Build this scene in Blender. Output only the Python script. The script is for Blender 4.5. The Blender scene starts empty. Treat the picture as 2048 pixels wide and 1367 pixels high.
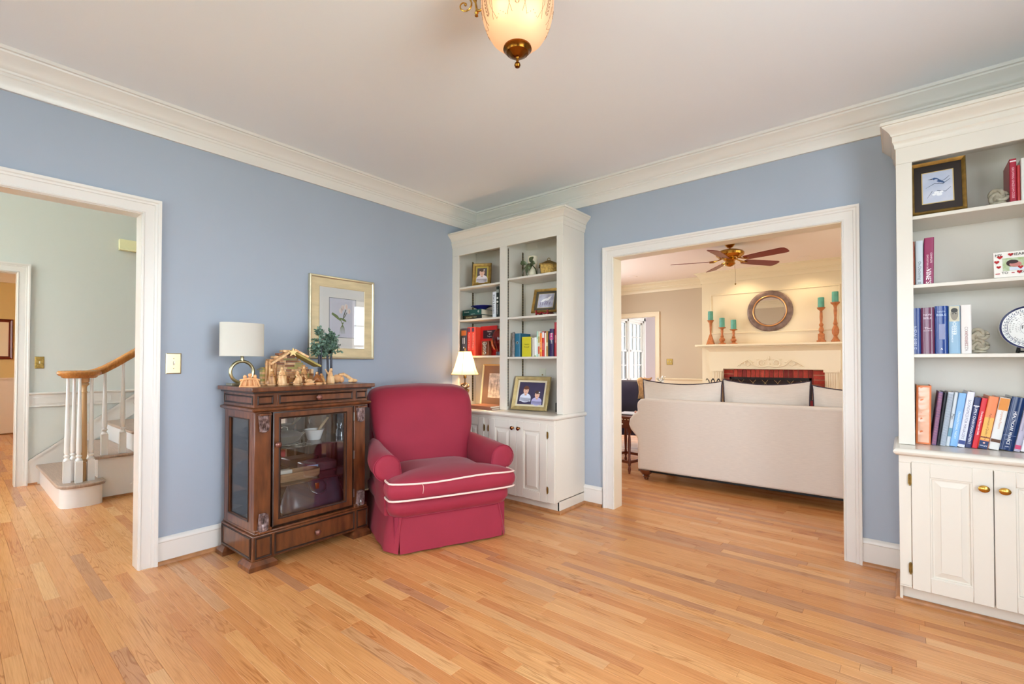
import bpy, math, random
from mathutils import Matrix, Vector, Euler
random.seed(7)
PI = math.pi
R = math.radians
S = bpy.context.scene
COL = S.collection

# ---------------------------------------------------------------- camera, world, lights, exposure
cam_d = bpy.data.cameras.new('camera'); cam = bpy.data.objects.new('camera', cam_d); COL.objects.link(cam)
S.camera = cam
YAW, PITCH, ROLL = 0.6934, 0.0149, 0.0009
fw = Vector((-math.sin(YAW)*math.cos(PITCH), math.cos(YAW)*math.cos(PITCH), math.sin(PITCH)))
rt = Vector((math.cos(YAW), math.sin(YAW), 0)); up = rt.cross(fw)
r2 = rt*math.cos(ROLL)+up*math.sin(ROLL); u2 = up*math.cos(ROLL)-rt*math.sin(ROLL)
m = Matrix((r2, u2, -fw)).transposed().to_4x4(); m.translation = Vector((3.3749, -3.4808, 1.1901))
cam.matrix_world = m
cam_d.sensor_width = 36; cam_d.lens = 939.73/2048*36; cam_d.shift_y = 26.9/2048
cam_d.clip_start = 0.02; cam_d.clip_end = 300

W = bpy.data.worlds.new('world'); S.world = W; W.use_nodes = True
bg = W.node_tree.nodes['Background']
bg.inputs[0].default_value = (0.80, 0.90, 1.0, 1); bg.inputs[1].default_value = 8.0

S.view_settings.view_transform = 'Standard'; S.view_settings.look = 'None'
S.view_settings.exposure = 0.44; S.view_settings.gamma = 1.0; S.view_settings.use_curve_mapping = False
try:
    S.cycles.use_denoising = True
    S.cycles.sample_clamp_indirect = 6.0
    S.cycles.max_bounces = 8; S.cycles.diffuse_bounces = 5; S.cycles.transmission_bounces = 8; S.cycles.transparent_max_bounces = 12
    S.cycles.caustics_reflective = False; S.cycles.caustics_refractive = False
except Exception: pass

def area(name, loc, rot, sx, sy, power, col):
    d = bpy.data.lights.new(name, 'AREA'); d.shape = 'RECTANGLE'; d.size = sx; d.size_y = sy; d.energy = power; d.color = col
    o = bpy.data.objects.new(name, d); COL.objects.link(o); o.location = loc; o.rotation_euler = rot
    return o
def point(name, loc, power, col, r=0.03):
    d = bpy.data.lights.new(name, 'POINT'); d.energy = power; d.color = col; d.shadow_soft_size = r
    o = bpy.data.objects.new(name, d); COL.objects.link(o); o.location = loc
    return o
def spot(name, loc, power, col, ang=100):
    d = bpy.data.lights.new(name, 'SPOT'); d.energy = power; d.color = col; d.spot_size = R(ang); d.spot_blend = 0.6; d.shadow_soft_size = 0.05
    o = bpy.data.objects.new(name, d); COL.objects.link(o); o.location = loc
    return o
DAY = (0.86, 0.94, 1.0); WARM = (1.0, 0.70, 0.40)
area('rear_window_daylight', (1.45, -4.86, 1.45), (R(-90), 0, 0), 1.3, 1.7, 62, DAY)
area('rear_window_daylight', (3.35, -4.86, 1.45), (R(-90), 0, 0), 1.3, 1.7, 62, DAY)
area('side_window_daylight', (4.62, -2.6, 1.45), (R(90), 0, R(90)), 1.5, 1.7, 54, (0.82, 0.92, 1.0))
area('hall_lower_fill', (-1.7, -5.66, 1.65), (R(-90), 0, 0), 1.7, 1.6, 230, (0.95, 0.98, 1.0))  # added fill for the lower hall, set at an invented window
area('hall_upper_fill', (-1.7, -5.66, 4.0), (R(-90), 0, 0), 1.7, 1.2, 320, (0.96, 1.0, 0.95))  # second added fill, brightens the upper hall
area('living_window_daylight', (-1.25, 2.7, 1.5), (R(90), 0, R(-90)), 2.4, 1.7, 60, DAY)
area('living_rear_fill', (4.62, 2.6, 1.5), (R(90), 0, R(90)), 2.4, 1.7, 22, (1.0, 0.92, 0.8))  # added fill for the living room, source unseen
area('sunroom_fill', (1.47, 6.1, 1.5), (R(90), 0, R(90)), 1.3, 1.3, 45, DAY)  # added sunroom fill with no visible source
area('dining_fill', (-5.6, -5.57, 1.6), (R(-90), 0, 0), 2.0, 1.6, 190, (1.0, 0.93, 0.84))  # added fill to brighten the dining room

# ---------------------------------------------------------------- materials
MATS = {}
def srgb(c):
    if isinstance(c, str):
        c = tuple(int(c[i:i+2], 16) for i in (0, 2, 4))
    f = lambda x: x/12.92 if x <= .04045 else ((x+.055)/1.055)**2.4
    return tuple(f(x/255) for x in c)+(1,)
def mat(name, c, rough=.5, metal=0, spec=.5, noise=0, nscale=8, bump=0, bscale=60, emit=0, coat=0, stretch=None, c2=None, sheen=0, trans=0, ior=1.45, sss=0):
    if name in MATS: return MATS[name]
    M = bpy.data.materials.new(name); M.use_nodes = True; nt = M.node_tree; b = nt.nodes['Principled BSDF']
    col = srgb(c); b.inputs['Base Color'].default_value = col; b.inputs['Roughness'].default_value = rough
    b.inputs['Metallic'].default_value = metal; b.inputs['Specular IOR Level'].default_value = spec
    b.inputs['IOR'].default_value = ior
    if coat: b.inputs['Coat Weight'].default_value = coat; b.inputs['Coat Roughness'].default_value = .12
    if sheen: b.inputs['Sheen Weight'].default_value = sheen; b.inputs['Sheen Roughness'].default_value = .4
    if trans: b.inputs['Transmission Weight'].default_value = trans
    if emit: b.inputs['Emission Color'].default_value = col; b.inputs['Emission Strength'].default_value = emit
    if noise or bump or c2:
        g = nt.nodes.new('ShaderNodeTexCoord'); mp = nt.nodes.new('ShaderNodeMapping'); nt.links.new(g.outputs['Object'], mp.inputs[0])
        if stretch: mp.inputs['Scale'].default_value = stretch
    if noise or c2:
        n = nt.nodes.new('ShaderNodeTexNoise'); n.inputs['Scale'].default_value = nscale; n.inputs['Detail'].default_value = 5
        nt.links.new(mp.outputs[0], n.inputs['Vector'])
        r = nt.nodes.new('ShaderNodeValToRGB'); nt.links.new(n.outputs['Fac'], r.inputs[0])
        r.color_ramp.elements[0].position = .3; r.color_ramp.elements[1].position = .7
        d = srgb(c2) if c2 else tuple(x*(1-noise) for x in col[:3])+(1,)
        e = col if c2 else tuple(min(1, x*(1+noise*.5)) for x in col[:3])+(1,)
        r.color_ramp.elements[0].color = d; r.color_ramp.elements[1].color = e
        nt.links.new(r.outputs[0], b.inputs['Base Color'])
    if bump:
        n2 = nt.nodes.new('ShaderNodeTexNoise'); n2.inputs['Scale'].default_value = bscale; n2.inputs['Detail'].default_value = 3
        nt.links.new(mp.outputs[0], n2.inputs['Vector'])
        bp = nt.nodes.new('ShaderNodeBump'); bp.inputs['Strength'].default_value = bump; bp.inputs['Distance'].default_value = .002
        nt.links.new(n2.outputs['Fac'], bp.inputs['Height']); nt.links.new(bp.outputs[0], b.inputs['Normal'])
    MATS[name] = M
    return M
def glass_mat(name, tint=(1, 1, 1), refl=.10, rough=.0, alpha=0.0):
    if name in MATS: return MATS[name]
    M = bpy.data.materials.new(name); M.use_nodes = True; nt = M.node_tree; nt.nodes.clear()
    o = nt.nodes.new('ShaderNodeOutputMaterial'); t = nt.nodes.new('ShaderNodeBsdfTransparent'); g = nt.nodes.new('ShaderNodeBsdfGlossy')
    t.inputs[0].default_value = tint+(1,); g.inputs['Roughness'].default_value = rough
    fr = nt.nodes.new('ShaderNodeFresnel'); fr.inputs[0].default_value = 1.5
    mx = nt.nodes.new('ShaderNodeMixShader'); ma = nt.nodes.new('ShaderNodeMath'); ma.operation = 'MULTIPLY_ADD'
    ma.inputs[1].default_value = .9; ma.inputs[2].default_value = refl
    nt.links.new(fr.outputs[0], ma.inputs[0]); nt.links.new(ma.outputs[0], mx.inputs[0])
    nt.links.new(t.outputs[0], mx.inputs[1]); nt.links.new(g.outputs[0], mx.inputs[2]); nt.links.new(mx.outputs[0], o.inputs[0])
    MATS[name] = M
    return M
def shade_mat(name, c, tl=.5, emit=0.0, ec=None):
    if name in MATS: return MATS[name]
    M = bpy.data.materials.new(name); M.use_nodes = True; nt = M.node_tree; nt.nodes.clear()
    o = nt.nodes.new('ShaderNodeOutputMaterial'); d = nt.nodes.new('ShaderNodeBsdfDiffuse'); t = nt.nodes.new('ShaderNodeBsdfTranslucent')
    d.inputs[0].default_value = srgb(c); t.inputs[0].default_value = srgb(c)
    mx = nt.nodes.new('ShaderNodeMixShader'); mx.inputs[0].default_value = tl
    nt.links.new(d.outputs[0], mx.inputs[1]); nt.links.new(t.outputs[0], mx.inputs[2])
    last = mx
    if emit:
        e = nt.nodes.new('ShaderNodeEmission'); e.inputs[0].default_value = srgb(ec or c); e.inputs[1].default_value = emit
        a = nt.nodes.new('ShaderNodeAddShader'); nt.links.new(mx.outputs[0], a.inputs[0]); nt.links.new(e.outputs[0], a.inputs[1]); last = a
    nt.links.new(last.outputs[0], o.inputs[0]); MATS[name] = M
    return M

def oak_floor():
    M = bpy.data.materials.new('oak_floor'); M.use_nodes = True; nt = M.node_tree; L = nt.links; N = nt.nodes
    b = N['Principled BSDF']; geo = N.new('ShaderNodeNewGeometry'); oi = N.new('ShaderNodeObjectInfo')
    ad = N.new('ShaderNodeMath'); ad.operation = 'ADD'; L.new(geo.outputs['Random Per Island'], ad.inputs[0]); L.new(oi.outputs['Random'], ad.inputs[1])
    fr = N.new('ShaderNodeMath'); fr.operation = 'FRACT'; L.new(ad.outputs[0], fr.inputs[0])
    rp = N.new('ShaderNodeValToRGB'); L.new(fr.outputs[0], rp.inputs[0]); cr = rp.color_ramp
    cols = [(0, 'b88460'), (.10, 'c8854f'), (.3, 'd0925a'), (.5, 'd79c63'), (.7, 'cc8c56'), (.88, 'dfaa72'), (1, 'b47f5a')]
    cr.elements[0].position = 0; cr.elements[0].color = srgb(cols[0][1]); cr.elements[1].position = 1; cr.elements[1].color = srgb(cols[-1][1])
    for p, c in cols[1:-1]: e = cr.elements.new(p); e.color = srgb(c)
    # grain
    of = N.new('ShaderNodeVectorMath'); of.operation = 'MULTIPLY_ADD'; cb = N.new('ShaderNodeCombineXYZ')
    for i in range(3): L.new(fr.outputs[0], cb.inputs[i])
    L.new(cb.outputs[0], of.inputs[0]); of.inputs[1].default_value = (37, 53, 71); L.new(geo.outputs['Position'], of.inputs[2])
    mp = N.new('ShaderNodeMapping'); mp.inputs['Scale'].default_value = (1.0, 12, 1); L.new(of.outputs[0], mp.inputs[0])
    wv = N.new('ShaderNodeTexNoise'); wv.inputs['Scale'].default_value = 1.6; wv.inputs['Detail'].default_value = 2; wv.inputs['Distortion'].default_value = .4
    L.new(mp.outputs[0], wv.inputs['Vector'])
    ml = N.new('ShaderNodeMath'); ml.operation = 'MULTIPLY'; ml.inputs[1].default_value = 60; L.new(wv.outputs['Fac'], ml.inputs[0])
    sn = N.new('ShaderNodeMath'); sn.operation = 'SINE'; L.new(ml.outputs[0], sn.inputs[0])
    r2_ = N.new('ShaderNodeValToRGB'); L.new(sn.outputs[0], r2_.inputs[0]); e = r2_.color_ramp.elements
    e[0].position = .35; e[0].color = (1, 1, 1, 1); e[1].position = 1.0; e[1].color = (.66, .56, .47, 1)
    # mask where strong rings appear
    nm = N.new('ShaderNodeTexNoise'); nm.inputs['Scale'].default_value = 3.0; L.new(of.outputs[0], nm.inputs['Vector'])
    rm = N.new('ShaderNodeMapRange'); rm.inputs[1].default_value = .45; rm.inputs[2].default_value = .65; L.new(nm.outputs['Fac'], rm.inputs[0])
    # fine pores
    mp2 = N.new('ShaderNodeMapping'); mp2.inputs['Scale'].default_value = (6, 260, 1); L.new(of.outputs[0], mp2.inputs[0])
    n2 = N.new('ShaderNodeTexNoise'); n2.inputs['Scale'].default_value = 1.0; n2.inputs['Detail'].default_value = 3; L.new(mp2.outputs[0], n2.inputs['Vector'])
    r3 = N.new('ShaderNodeValToRGB'); L.new(n2.outputs['Fac'], r3.inputs[0]); e = r3.color_ramp.elements
    e[0].position = .3; e[0].color = (.80, .73, .66, 1); e[1].position = .6; e[1].color = (1.03, 1.02, 1.0, 1)
    m1 = N.new('ShaderNodeMix'); m1.data_type = 'RGBA'; m1.blend_type = 'MULTIPLY'
    mk = N.new('ShaderNodeMath'); mk.operation = 'MULTIPLY'; mk.inputs[1].default_value = .85; L.new(rm.outputs[0], mk.inputs[0])
    L.new(mk.outputs[0], m1.inputs[0]); L.new(rp.outputs[0], m1.inputs[6]); L.new(r2_.outputs[0], m1.inputs[7])
    m2 = N.new('ShaderNodeMix'); m2.data_type = 'RGBA'; m2.blend_type = 'MULTIPLY'; m2.inputs[0].default_value = .8
    L.new(m1.outputs[2], m2.inputs[6]); L.new(r3.outputs[0], m2.inputs[7]); L.new(m2.outputs[2], b.inputs['Base Color'])
    # gloss
    nr = N.new('ShaderNodeTexNoise'); nr.inputs['Scale'].default_value = 2.2; L.new(geo.outputs['Position'], nr.inputs['Vector'])
    rr = N.new('ShaderNodeMapRange'); b.inputs['Roughness'].default_value = .26
    b.inputs['Specular IOR Level'].default_value = .5
    bm_ = N.new('ShaderNodeBump'); bm_.inputs['Strength'].default_value = .05; bm_.inputs['Distance'].default_value = .001; L.new(n2.outputs['Fac'], bm_.inputs['Height']); L.new(bm_.outputs[0], b.inputs['Normal'])
    return M
OAK = oak_floor()
BLUE = mat('blue_wall_paint', (163, 173, 187), .55, noise=.03, nscale=1.5, bump=.08, bscale=300)
CEIL = mat('ceiling_paint', (236, 240, 244), .8)
TRIM = mat('white_trim_paint', (224, 220, 214), .28)
CASE = mat('bookcase_paint', (223, 217, 205), .25)
CREAM = mat('cream_paint', (226, 210, 178), .32)
SAGE = mat('pale_green_wall_paint', (212, 216, 211), .6)
TAUPE = mat('taupe_wall_paint', (198, 180, 154), .6)
OCHRE = mat('ochre_wall_paint', (224, 192, 132), .6)
PEACHW = mat('peach_white_paint', (240, 222, 205), .4)
BRASS = mat('polished_brass', (196, 148, 70), .22, 1)
AGED = mat('aged_brass', (150, 122, 66), .4, 1, noise=.4, nscale=60)
SHOE = mat('oak_shoe_moulding', (176, 122, 78), .35, noise=.25, nscale=20, stretch=(1, 1, 1))
DARKWOOD = mat('dark_cherry_wood', (118, 68, 38), .28, c2=(74, 40, 22), nscale=5, stretch=(6, 6, 1.2), bump=.05, coat=.3)
DARKEDGE = mat('black_glazed_wood', (44, 26, 18), .35)
GLASS = glass_mat('clear_glass', refl=.03)
BLACK = mat('black_iron', (22, 20, 20), .5, .3)

# ---------------------------------------------------------------- mesh helpers
class MB:
    def __init__(s): s.v = []; s.f = []; s.M = Matrix.Identity(4)
    def add(s, vs, fs):
        n = len(s.v); s.v += [tuple(s.M @ Vector(v)) for v in vs]; s.f += [tuple(n+i for i in f) for f in fs]; return s
    def box(s, x0, y0, z0, x1, y1, z1):
        x0, x1 = sorted((x0, x1)); y0, y1 = sorted((y0, y1)); z0, z1 = sorted((z0, z1))
        return s.add([(x0,y0,z0),(x1,y0,z0),(x1,y1,z0),(x0,y1,z0),(x0,y0,z1),(x1,y0,z1),(x1,y1,z1),(x0,y1,z1)],
                     [(0,3,2,1),(4,5,6,7),(0,1,5,4),(1,2,6,5),(2,3,7,6),(3,0,4,7)])
    def bbox(s, c, d): return s.box(c[0]-d[0]/2, c[1]-d[1]/2, c[2]-d[2]/2, c[0]+d[0]/2, c[1]+d[1]/2, c[2]+d[2]/2)
    def prism(s, poly, fn, a, b):
        n = len(poly); vs = [fn(p[0], p[1], a) for p in poly]+[fn(p[0], p[1], b) for p in poly]
        return s.add(vs, [tuple(range(n))[::-1], tuple(range(n, 2*n))]+[(i, (i+1) % n, n+(i+1) % n, n+i) for i in range(n)])
    def loft(s, rings, closed=True, caps=True):
        n = len(rings[0]); vs = [p for r in rings for p in r]; fs = []
        for j in range(len(rings)-1):
            for i in range(n if closed else n-1):
                k = (i+1) % n; fs.append((j*n+i, j*n+k, (j+1)*n+k, (j+1)*n+i))
        if caps and closed: fs += [tuple(range(n))[::-1], tuple(range((len(rings)-1)*n, len(rings)*n))]
        return s.add(vs, fs)
    def lathe(s, prof, c=(0, 0, 0), n=24, axis='z', sx=1, sy=1):
        rings = []
        for r, z in prof:
            r = max(r, 1e-5)
            ring = []
            for i in range(n):
                a = 2*PI*i/n; x, y = r*math.cos(a)*sx, r*math.sin(a)*sy
                p = (x, y, z) if axis == 'z' else ((x, -z, y) if axis == 'y' else (z, x, y))
                ring.append((p[0]+c[0], p[1]+c[1], p[2]+c[2]))
            rings.append(ring)
        return s.loft(rings)
    def tube(s, pts, r, n=8, closed=False):
        pts = [Vector(p) for p in pts]; rs = r if isinstance(r, (list, tuple)) else [r]*len(pts); rings = []; prev = None
        for i, p in enumerate(pts):
            a = pts[i-1] if (i > 0 or closed) else p; b = pts[(i+1) % len(pts)] if (i < len(pts)-1 or closed) else p
            t = (b-a).normalized()
            if prev is None: q = Vector((0, 0, 1)) if abs(t.z) < .9 else Vector((1, 0, 0)); u = t.cross(q).normalized()
            else: u = (prev-t*prev.dot(t)).normalized()
            prev = u; w = t.cross(u)
            rings.append([tuple(p+rs[i]*(math.cos(2*PI*k/n)*u+math.sin(2*PI*k/n)*w)) for k in range(n)])
        if closed: rings.append(rings[0]); return s.loft(rings, True, False)
        return s.loft(rings)
    def ball(s, c, rx, ry=None, rz=None, n=14):
        ry = ry or rx; rz = rz or rx; k = max(5, n//2); rings = []
        for j in range(k+1):
            t = PI*j/k; rr = max(math.sin(t), 1e-4)
            rings.append([(c[0]+rx*rr*math.cos(2*PI*i/n), c[1]+ry*rr*math.sin(2*PI*i/n), c[2]-rz*math.cos(t)) for i in range(n)])
        return s.loft(rings)
    def sweep(s, path, prof, fn, closed=False):
        n = len(path); P = [Vector(p) for p in path]; rings = []
        for i in range(n):
            d1 = (P[i]-P[i-1]).normalized() if (i > 0 or closed) else None
            d2 = (P[(i+1) % n]-P[i]).normalized() if (i < n-1 or closed) else None
            d1 = d1 or d2; d2 = d2 or d1
            n1 = Vector((-d1.y, d1.x)); n2 = Vector((-d2.y, d2.x)); b = (n1+n2)
            b = b/b.length_squared*2 if b.length > 1e-6 else n1
            rings.append([fn(P[i].x+b.x*o, P[i].y+b.y*o, h) for o, h in prof])
        if closed: rings.append(rings[0])
        return s.loft(rings, True, not closed)
    def build(s, name, m, parent=None, world=None, bevel=0, smooth=35, label=None, kind=None, segs=2, subsurf=0, cat=None, group=None):
        vs = s.v
        if world is not None: w = Vector(world); vs = [tuple(Vector(v)-w) for v in vs]
        me = bpy.data.meshes.new(name); me.from_pydata(vs, [], s.f)
        import bmesh
        bm = bmesh.new(); bm.from_mesh(me); bmesh.ops.recalc_face_normals(bm, faces=bm.faces); bm.to_mesh(me); bm.free()
        ms = m if isinstance(m, (list, tuple)) else [m]
        for x in ms: me.materials.append(x)
        me.validate()
        o = bpy.data.objects.new(name, me); COL.objects.link(o)
        if smooth:
            me.shade_smooth()
            try: me.set_sharp_from_angle(angle=R(smooth))
            except Exception: pass
        if bevel:
            b = o.modifiers.new('bevel', 'BEVEL'); b.width = bevel; b.segments = segs; b.limit_method = 'ANGLE'; b.angle_limit = R(40)
        if subsurf:
            b = o.modifiers.new('sub', 'SUBSURF'); b.levels = subsurf; b.render_levels = subsurf
        if parent: o.parent = parent
        if label: o['label'] = label
        if kind: o['kind'] = kind
        if cat: o['category'] = cat
        if group: o['group'] = group
        return o
def thing(name, label, cat, loc=(0, 0, 0), rz=0, group=None, rot=None):
    o = bpy.data.objects.new(name, None); COL.objects.link(o); o.location = loc; o.rotation_euler = rot or (0, 0, rz)
    o.empty_display_size = .05
    o['label'] = label; o['category'] = cat
    if group: o['group'] = group
    return o
def struct(mb, name, m, label=None, **k):
    o = mb.build(name, m, kind='structure', **k)
    if label: o['label'] = label
    return o
def copy_tree(o, parent=None):
    c = o.copy(); COL.objects.link(c); c.parent = parent
    for ch in list(o.children): copy_tree(ch, c)
    return c
_tc = {}
def text_geo(t):
    if t in _tc: return _tc[t]
    cu = bpy.data.curves.new('t', 'FONT'); cu.body = t; cu.size = 1; cu.resolution_u = 2
    o = bpy.data.objects.new('t', cu); COL.objects.link(o)
    dg = bpy.context.evaluated_depsgraph_get(); me = bpy.data.meshes.new_from_object(o.evaluated_get(dg))
    vs = [(v.co.x, v.co.y) for v in me.vertices]; fs = [tuple(p.vertices) for p in me.polygons]
    bpy.data.objects.remove(o); bpy.data.curves.remove(cu); bpy.data.meshes.remove(me)
    x0 = min(v[0] for v in vs); x1 = max(v[0] for v in vs); y0 = min(v[1] for v in vs); y1 = max(v[1] for v in vs)
    _tc[t] = (vs, fs, x0, x1, y0, y1); return _tc[t]
def lettering(t, fn, c, L, H, m, parent, name='lettering', stretch=1.0):
    """text centred at c=(a,b) in a plane; fn(a,b)->xyz ; L max length, H max height"""
    vs, fs, x0, x1, y0, y1 = text_geo(t)
    k = min(L/(x1-x0), H/(y1-y0)); kx = min(k*stretch, L/(x1-x0)); ky = k
    b = MB(); b.add([fn(c[0]+(x-(x0+x1)/2)*kx, c[1]+(y-(y0+y1)/2)*ky) for x, y in vs], fs)
    return b.build(name, m, parent, smooth=0)
def flat(poly, fn): # flat polygon, thin print layer
    b = MB(); b.add([fn(x, y) for x, y in poly], [tuple(range(len(poly)))]); return b
def ell(cx, cy, rx, ry, n=20, a0=0, a1=2*PI): return [(cx+rx*math.cos(a0+(a1-a0)*i/n), cy+ry*math.sin(a0+(a1-a0)*i/n)) for i in range(n)]
def rect(x0, y0, x1, y1): return [(x0, y0), (x1, y0), (x1, y1), (x0, y1)]

# ---------------------------------------------------------------- room shell
CH = 2.70; XR = 4.65; YR = -4.90; WT = .123
HX0, HX1, HZ = 1.563, 3.096, 2.048       # opening in far wall
DY0, DY1 = -4.30, -2.768                 # opening in left wall
b = MB(); b.box(-.095, YR, 0, 0, DY0, CH); b.box(-.095, DY1, 0, 0, WT, CH); b.box(-.095, DY0, HZ, 0, DY1, CH)
struct(b, 'wall_left', BLUE, smooth=0)
b = MB(); b.box(0, 0, 0, HX0, .06, CH); b.box(HX1, 0, 0, XR, .06, CH); b.box(HX0, 0, HZ, HX1, .06, CH)
struct(b, 'wall_far', BLUE, smooth=0)
b = MB(); b.box(-1.4, .063, 0, HX0, WT, CH); b.box(HX1, .063, 0, XR, WT, CH); b.box(HX0, .063, HZ, HX1, WT, CH)
struct(b, 'wall_living_near', TAUPE, smooth=0)
def wall_open(b, axis, c0, c1, a0, a1, z1, opens):
    # wall slab between c0..c1 thickness along axis, spans a0..a1 with rectangular openings (a,b,z0,z1)
    def bx(p, q, z0, z1_):
        if q-p < 1e-4 or z1_-z0 < 1e-4: return
        if axis == 'x': b.box(c0, p, z0, c1, q, z1_)
        else: b.box(p, c0, z0, q, c1, z1_)
    cur = a0
    for (p, q, z0, zz) in sorted(opens):
        bx(cur, p, 0, z1); bx(p, q, 0, z0); bx(p, q, zz, z1); cur = q
    bx(cur, a1, 0, z1)
b = MB(); wall_open(b, 'y', YR-.12, YR, 0, XR, CH, [(.8, 2.1, .6, 2.3), (2.7, 4.0, .6, 2.3)]); struct(b, 'wall_rear', BLUE, smooth=0)
b = MB(); wall_open(b, 'x', XR, XR+.12, YR, WT, CH, [(-3.35, -1.85, .6, 2.3)]); struct(b, 'wall_right', BLUE, smooth=0)
def sash_window(name, axis, c, a0, a1, z0, z1, cols, rows, sign=1, label=None):
    """double hung window in a wall plane at c; bars real"""
    w = a1-a0; fr = MB()
    def P(a, d, z): return (c+d*sign, a, z) if axis == 'x' else (a, c+d*sign, z)
    def bx(m_, p, q, za, zb, d0, d1): x = P(p, d0, za); y = P(q, d1, zb); m_.box(*x, *y)
    for (p, q, za, zb) in ((a0, a0+.05, z0, z1), (a1-.05, a1, z0, z1), (a0, a1, z0, z0+.05), (a0, a1, z1-.05, z1)): bx(fr, p, q, za, zb, .02, .10)
    o = struct(fr, name, TRIM, label, bevel=.003)
    zm = (z0+z1)/2
    for (za, zb, d) in ((zm-.02, z1-.05, .05), (z0+.05, zm+.02, .08)):
        sb = MB()
        for (p, q, zc, zd) in ((a0+.05, a0+.09, za, zb), (a1-.09, a1-.05, za, zb), (a0+.05, a1-.05, za, za+.04), (a0+.05, a1-.05, zb-.04, zb)): bx(sb, p, q, zc, zd, d-.015, d+.015)
        for i in range(1, cols):
            x = a0+.07+(w-.14)*i/cols; bx(sb, x-.009, x+.009, za, zb, d-.01, d+.01)
        for j in range(1, rows):
            z = za+(zb-za)*j/rows; bx(sb, a0+.05, a1-.05, z-.009, z+.009, d-.01, d+.01)
        sb.build('sash', TRIM, o)
        g = MB(); bx(g, a0+.05, a1-.05, za, zb, d-.002, d+.002); g.build('pane', GLASS, o)
    return o
sash_window('window_1', 'y', YR-.12, .8, 2.1, .6, 2.3, 3, 2)
sash_window('window_2', 'y', YR-.12, 2.7, 4.0, .6, 2.3, 3, 2)
sash_window('window_3', 'x', XR+.12, -3.35, -1.85, .6, 2.3, 3, 2, -1)
b = MB(); b.box(-.104, YR-.12, CH, XR+.12, .06, CH+.1); struct(b, 'ceiling', CEIL, smooth=0)
# crown, main room
CROWN = [(0, 2.52), (.016, 2.52), (.018, 2.532), (.020, 2.536), (.020, 2.580), (.024, 2.585), (.024, 2.598), (.030, 2.602), (.032, 2.612), (.038, 2.616), (.044, 2.630), (.056, 2.648), (.072, 2.664), (.086, 2.674), (.088, 2.682), (.100, 2.684), (.102, 2.70), (0, 2.70)]
idp = lambda x, y, z: (x, y, z)
b = MB(); b.sweep([(0, 0), (0, YR), (XR, YR), (XR, 0)], CROWN, idp, closed=True); struct(b, 'trim_1', TRIM, 'cream white stepped crown moulding around the blue room ceiling')
BASE = [(0, 0), (.016, 0), (.016, .128), (.020, .132), (.020, .140), (.014, .150), (.006, .158), (0, .158)]
SHP = [(.016, .0), (.034, .0), (.034, .008), (.030, .016), (.022, .021), (.016, .022)]
def baseboard(name, path, closed=False, z=None, shoe=True):
    b = MB(); b.sweep(path, BASE, idp); o = struct(b, name, TRIM)
    if shoe:
        c = MB(); c.sweep(path, SHP, idp); c.build('shoe_moulding', SHOE, o)
    return o
CO = .088
baseboard('baseboard_left', [(0, -.46), (0, DY1+CO)])
baseboard('baseboard_left', [(0, DY0-CO), (0, YR)])
baseboard('baseboard_far', [(HX0-CO-.012, 0), (1.29, 0)])
baseboard('baseboard_far', [(3.355, 0), (HX1+CO, 0)])
baseboard('baseboard_rear', [(0, YR), (XR, YR)])
baseboard('baseboard_right', [(XR, YR), (XR, -.46)])
CAS = [(0, 0), (0, .011), (.004, .016), (.008, .016), (.012, .011), (.056, .013), (.059, .018), (.070, .019), (.073, .024), (.080, .028), (.0885, .028), (.0885, 0)]
def casing(name, a0, a1, zt, fn, label=None):
    b = MB(); b.sweep([(a1, 0), (a1, zt), (a0, zt), (a0, 0)][::-1], CAS, fn)
    return struct(b, name, TRIM, label)
casing('trim_2', HX0, HX1, HZ, lambda a, z, h: (a, -h, z), 'white moulded casing around the wide opening to the living room')
casing('trim_3', HX0, HX1, HZ, lambda a, z, h: (a, WT+h, z))
casing('trim_4', DY0, DY1, HZ, lambda a, z, h: (h, a, z), 'white moulded casing around the wide opening to the staircase hall')
casing('trim_5', DY0, DY1, HZ, lambda a, z, h: (-.104-h, a, z))
b = MB(); t = .018
b.box(HX0-.0, -.003, 0, HX0+.003, WT+.003, HZ); b.box(HX1-.003, -.003, 0, HX1, WT+.003, HZ); b.box(HX0, -.003, HZ-.003, HX1, WT+.003, HZ)
struct(b, 'door_1', mat('jamb_paint', (232, 222, 200), .3), 'cased opening jamb to the living room', smooth=0)
b = MB(); b.box(-.107, DY0, 0, .003, DY0+.003, HZ); b.box(-.107, DY1-.003, 0, .003, DY1, HZ); b.box(-.107, DY0, HZ-.003, .003, DY1, HZ)
struct(b, 'door_2', TRIM, 'cased opening jamb to the staircase hall', smooth=0)

# ---------------------------------------------------------------- floor: strips of oak
b = MB(); b.box(-8.2, -5.7, -.06, XR+.1, 5.2, -.013); b.box(-1.4, 5.2, -.06, 2.0, 7.2, -.013)
floor = struct(b, 'floor', mat('dark_subfloor', (60, 38, 22), .8), 'oak strip floor running through the rooms', smooth=0)
PW = .0572
lens = [.32, .48, .66, .86, 1.1, 1.4]
def plank_mesh(Ln):
    b = MB(); e = .0009; g = .0003; w = PW/2-g; l = Ln/2-g
    v = [(-l, -w, -.012), (l, -w, -.012), (l, w, -.012), (-l, w, -.012), (-l, -w, -e), (l, -w, -e), (l, w, -e), (-l, w, -e), (-l+e, -w+e, 0), (l-e, -w+e, 0), (l-e, w-e, 0), (-l+e, w-e, 0)]
    f = [(0,3,2,1),(8,9,10,11)]+[(i, (i+1) % 4, 4+(i+1) % 4, 4+i) for i in range(4)]+[(4+i, 4+(i+1) % 4, 8+(i+1) % 4, 8+i) for i in range(4)]
    return v, f
PM = []
for Ln in lens:
    v, f = plank_mesh(Ln); me = bpy.data.meshes.new('plank'); me.from_pydata(v, [], f); me.materials.append(OAK); PM.append((me, v, f))
rg = random.Random(3); planks = []
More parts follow.
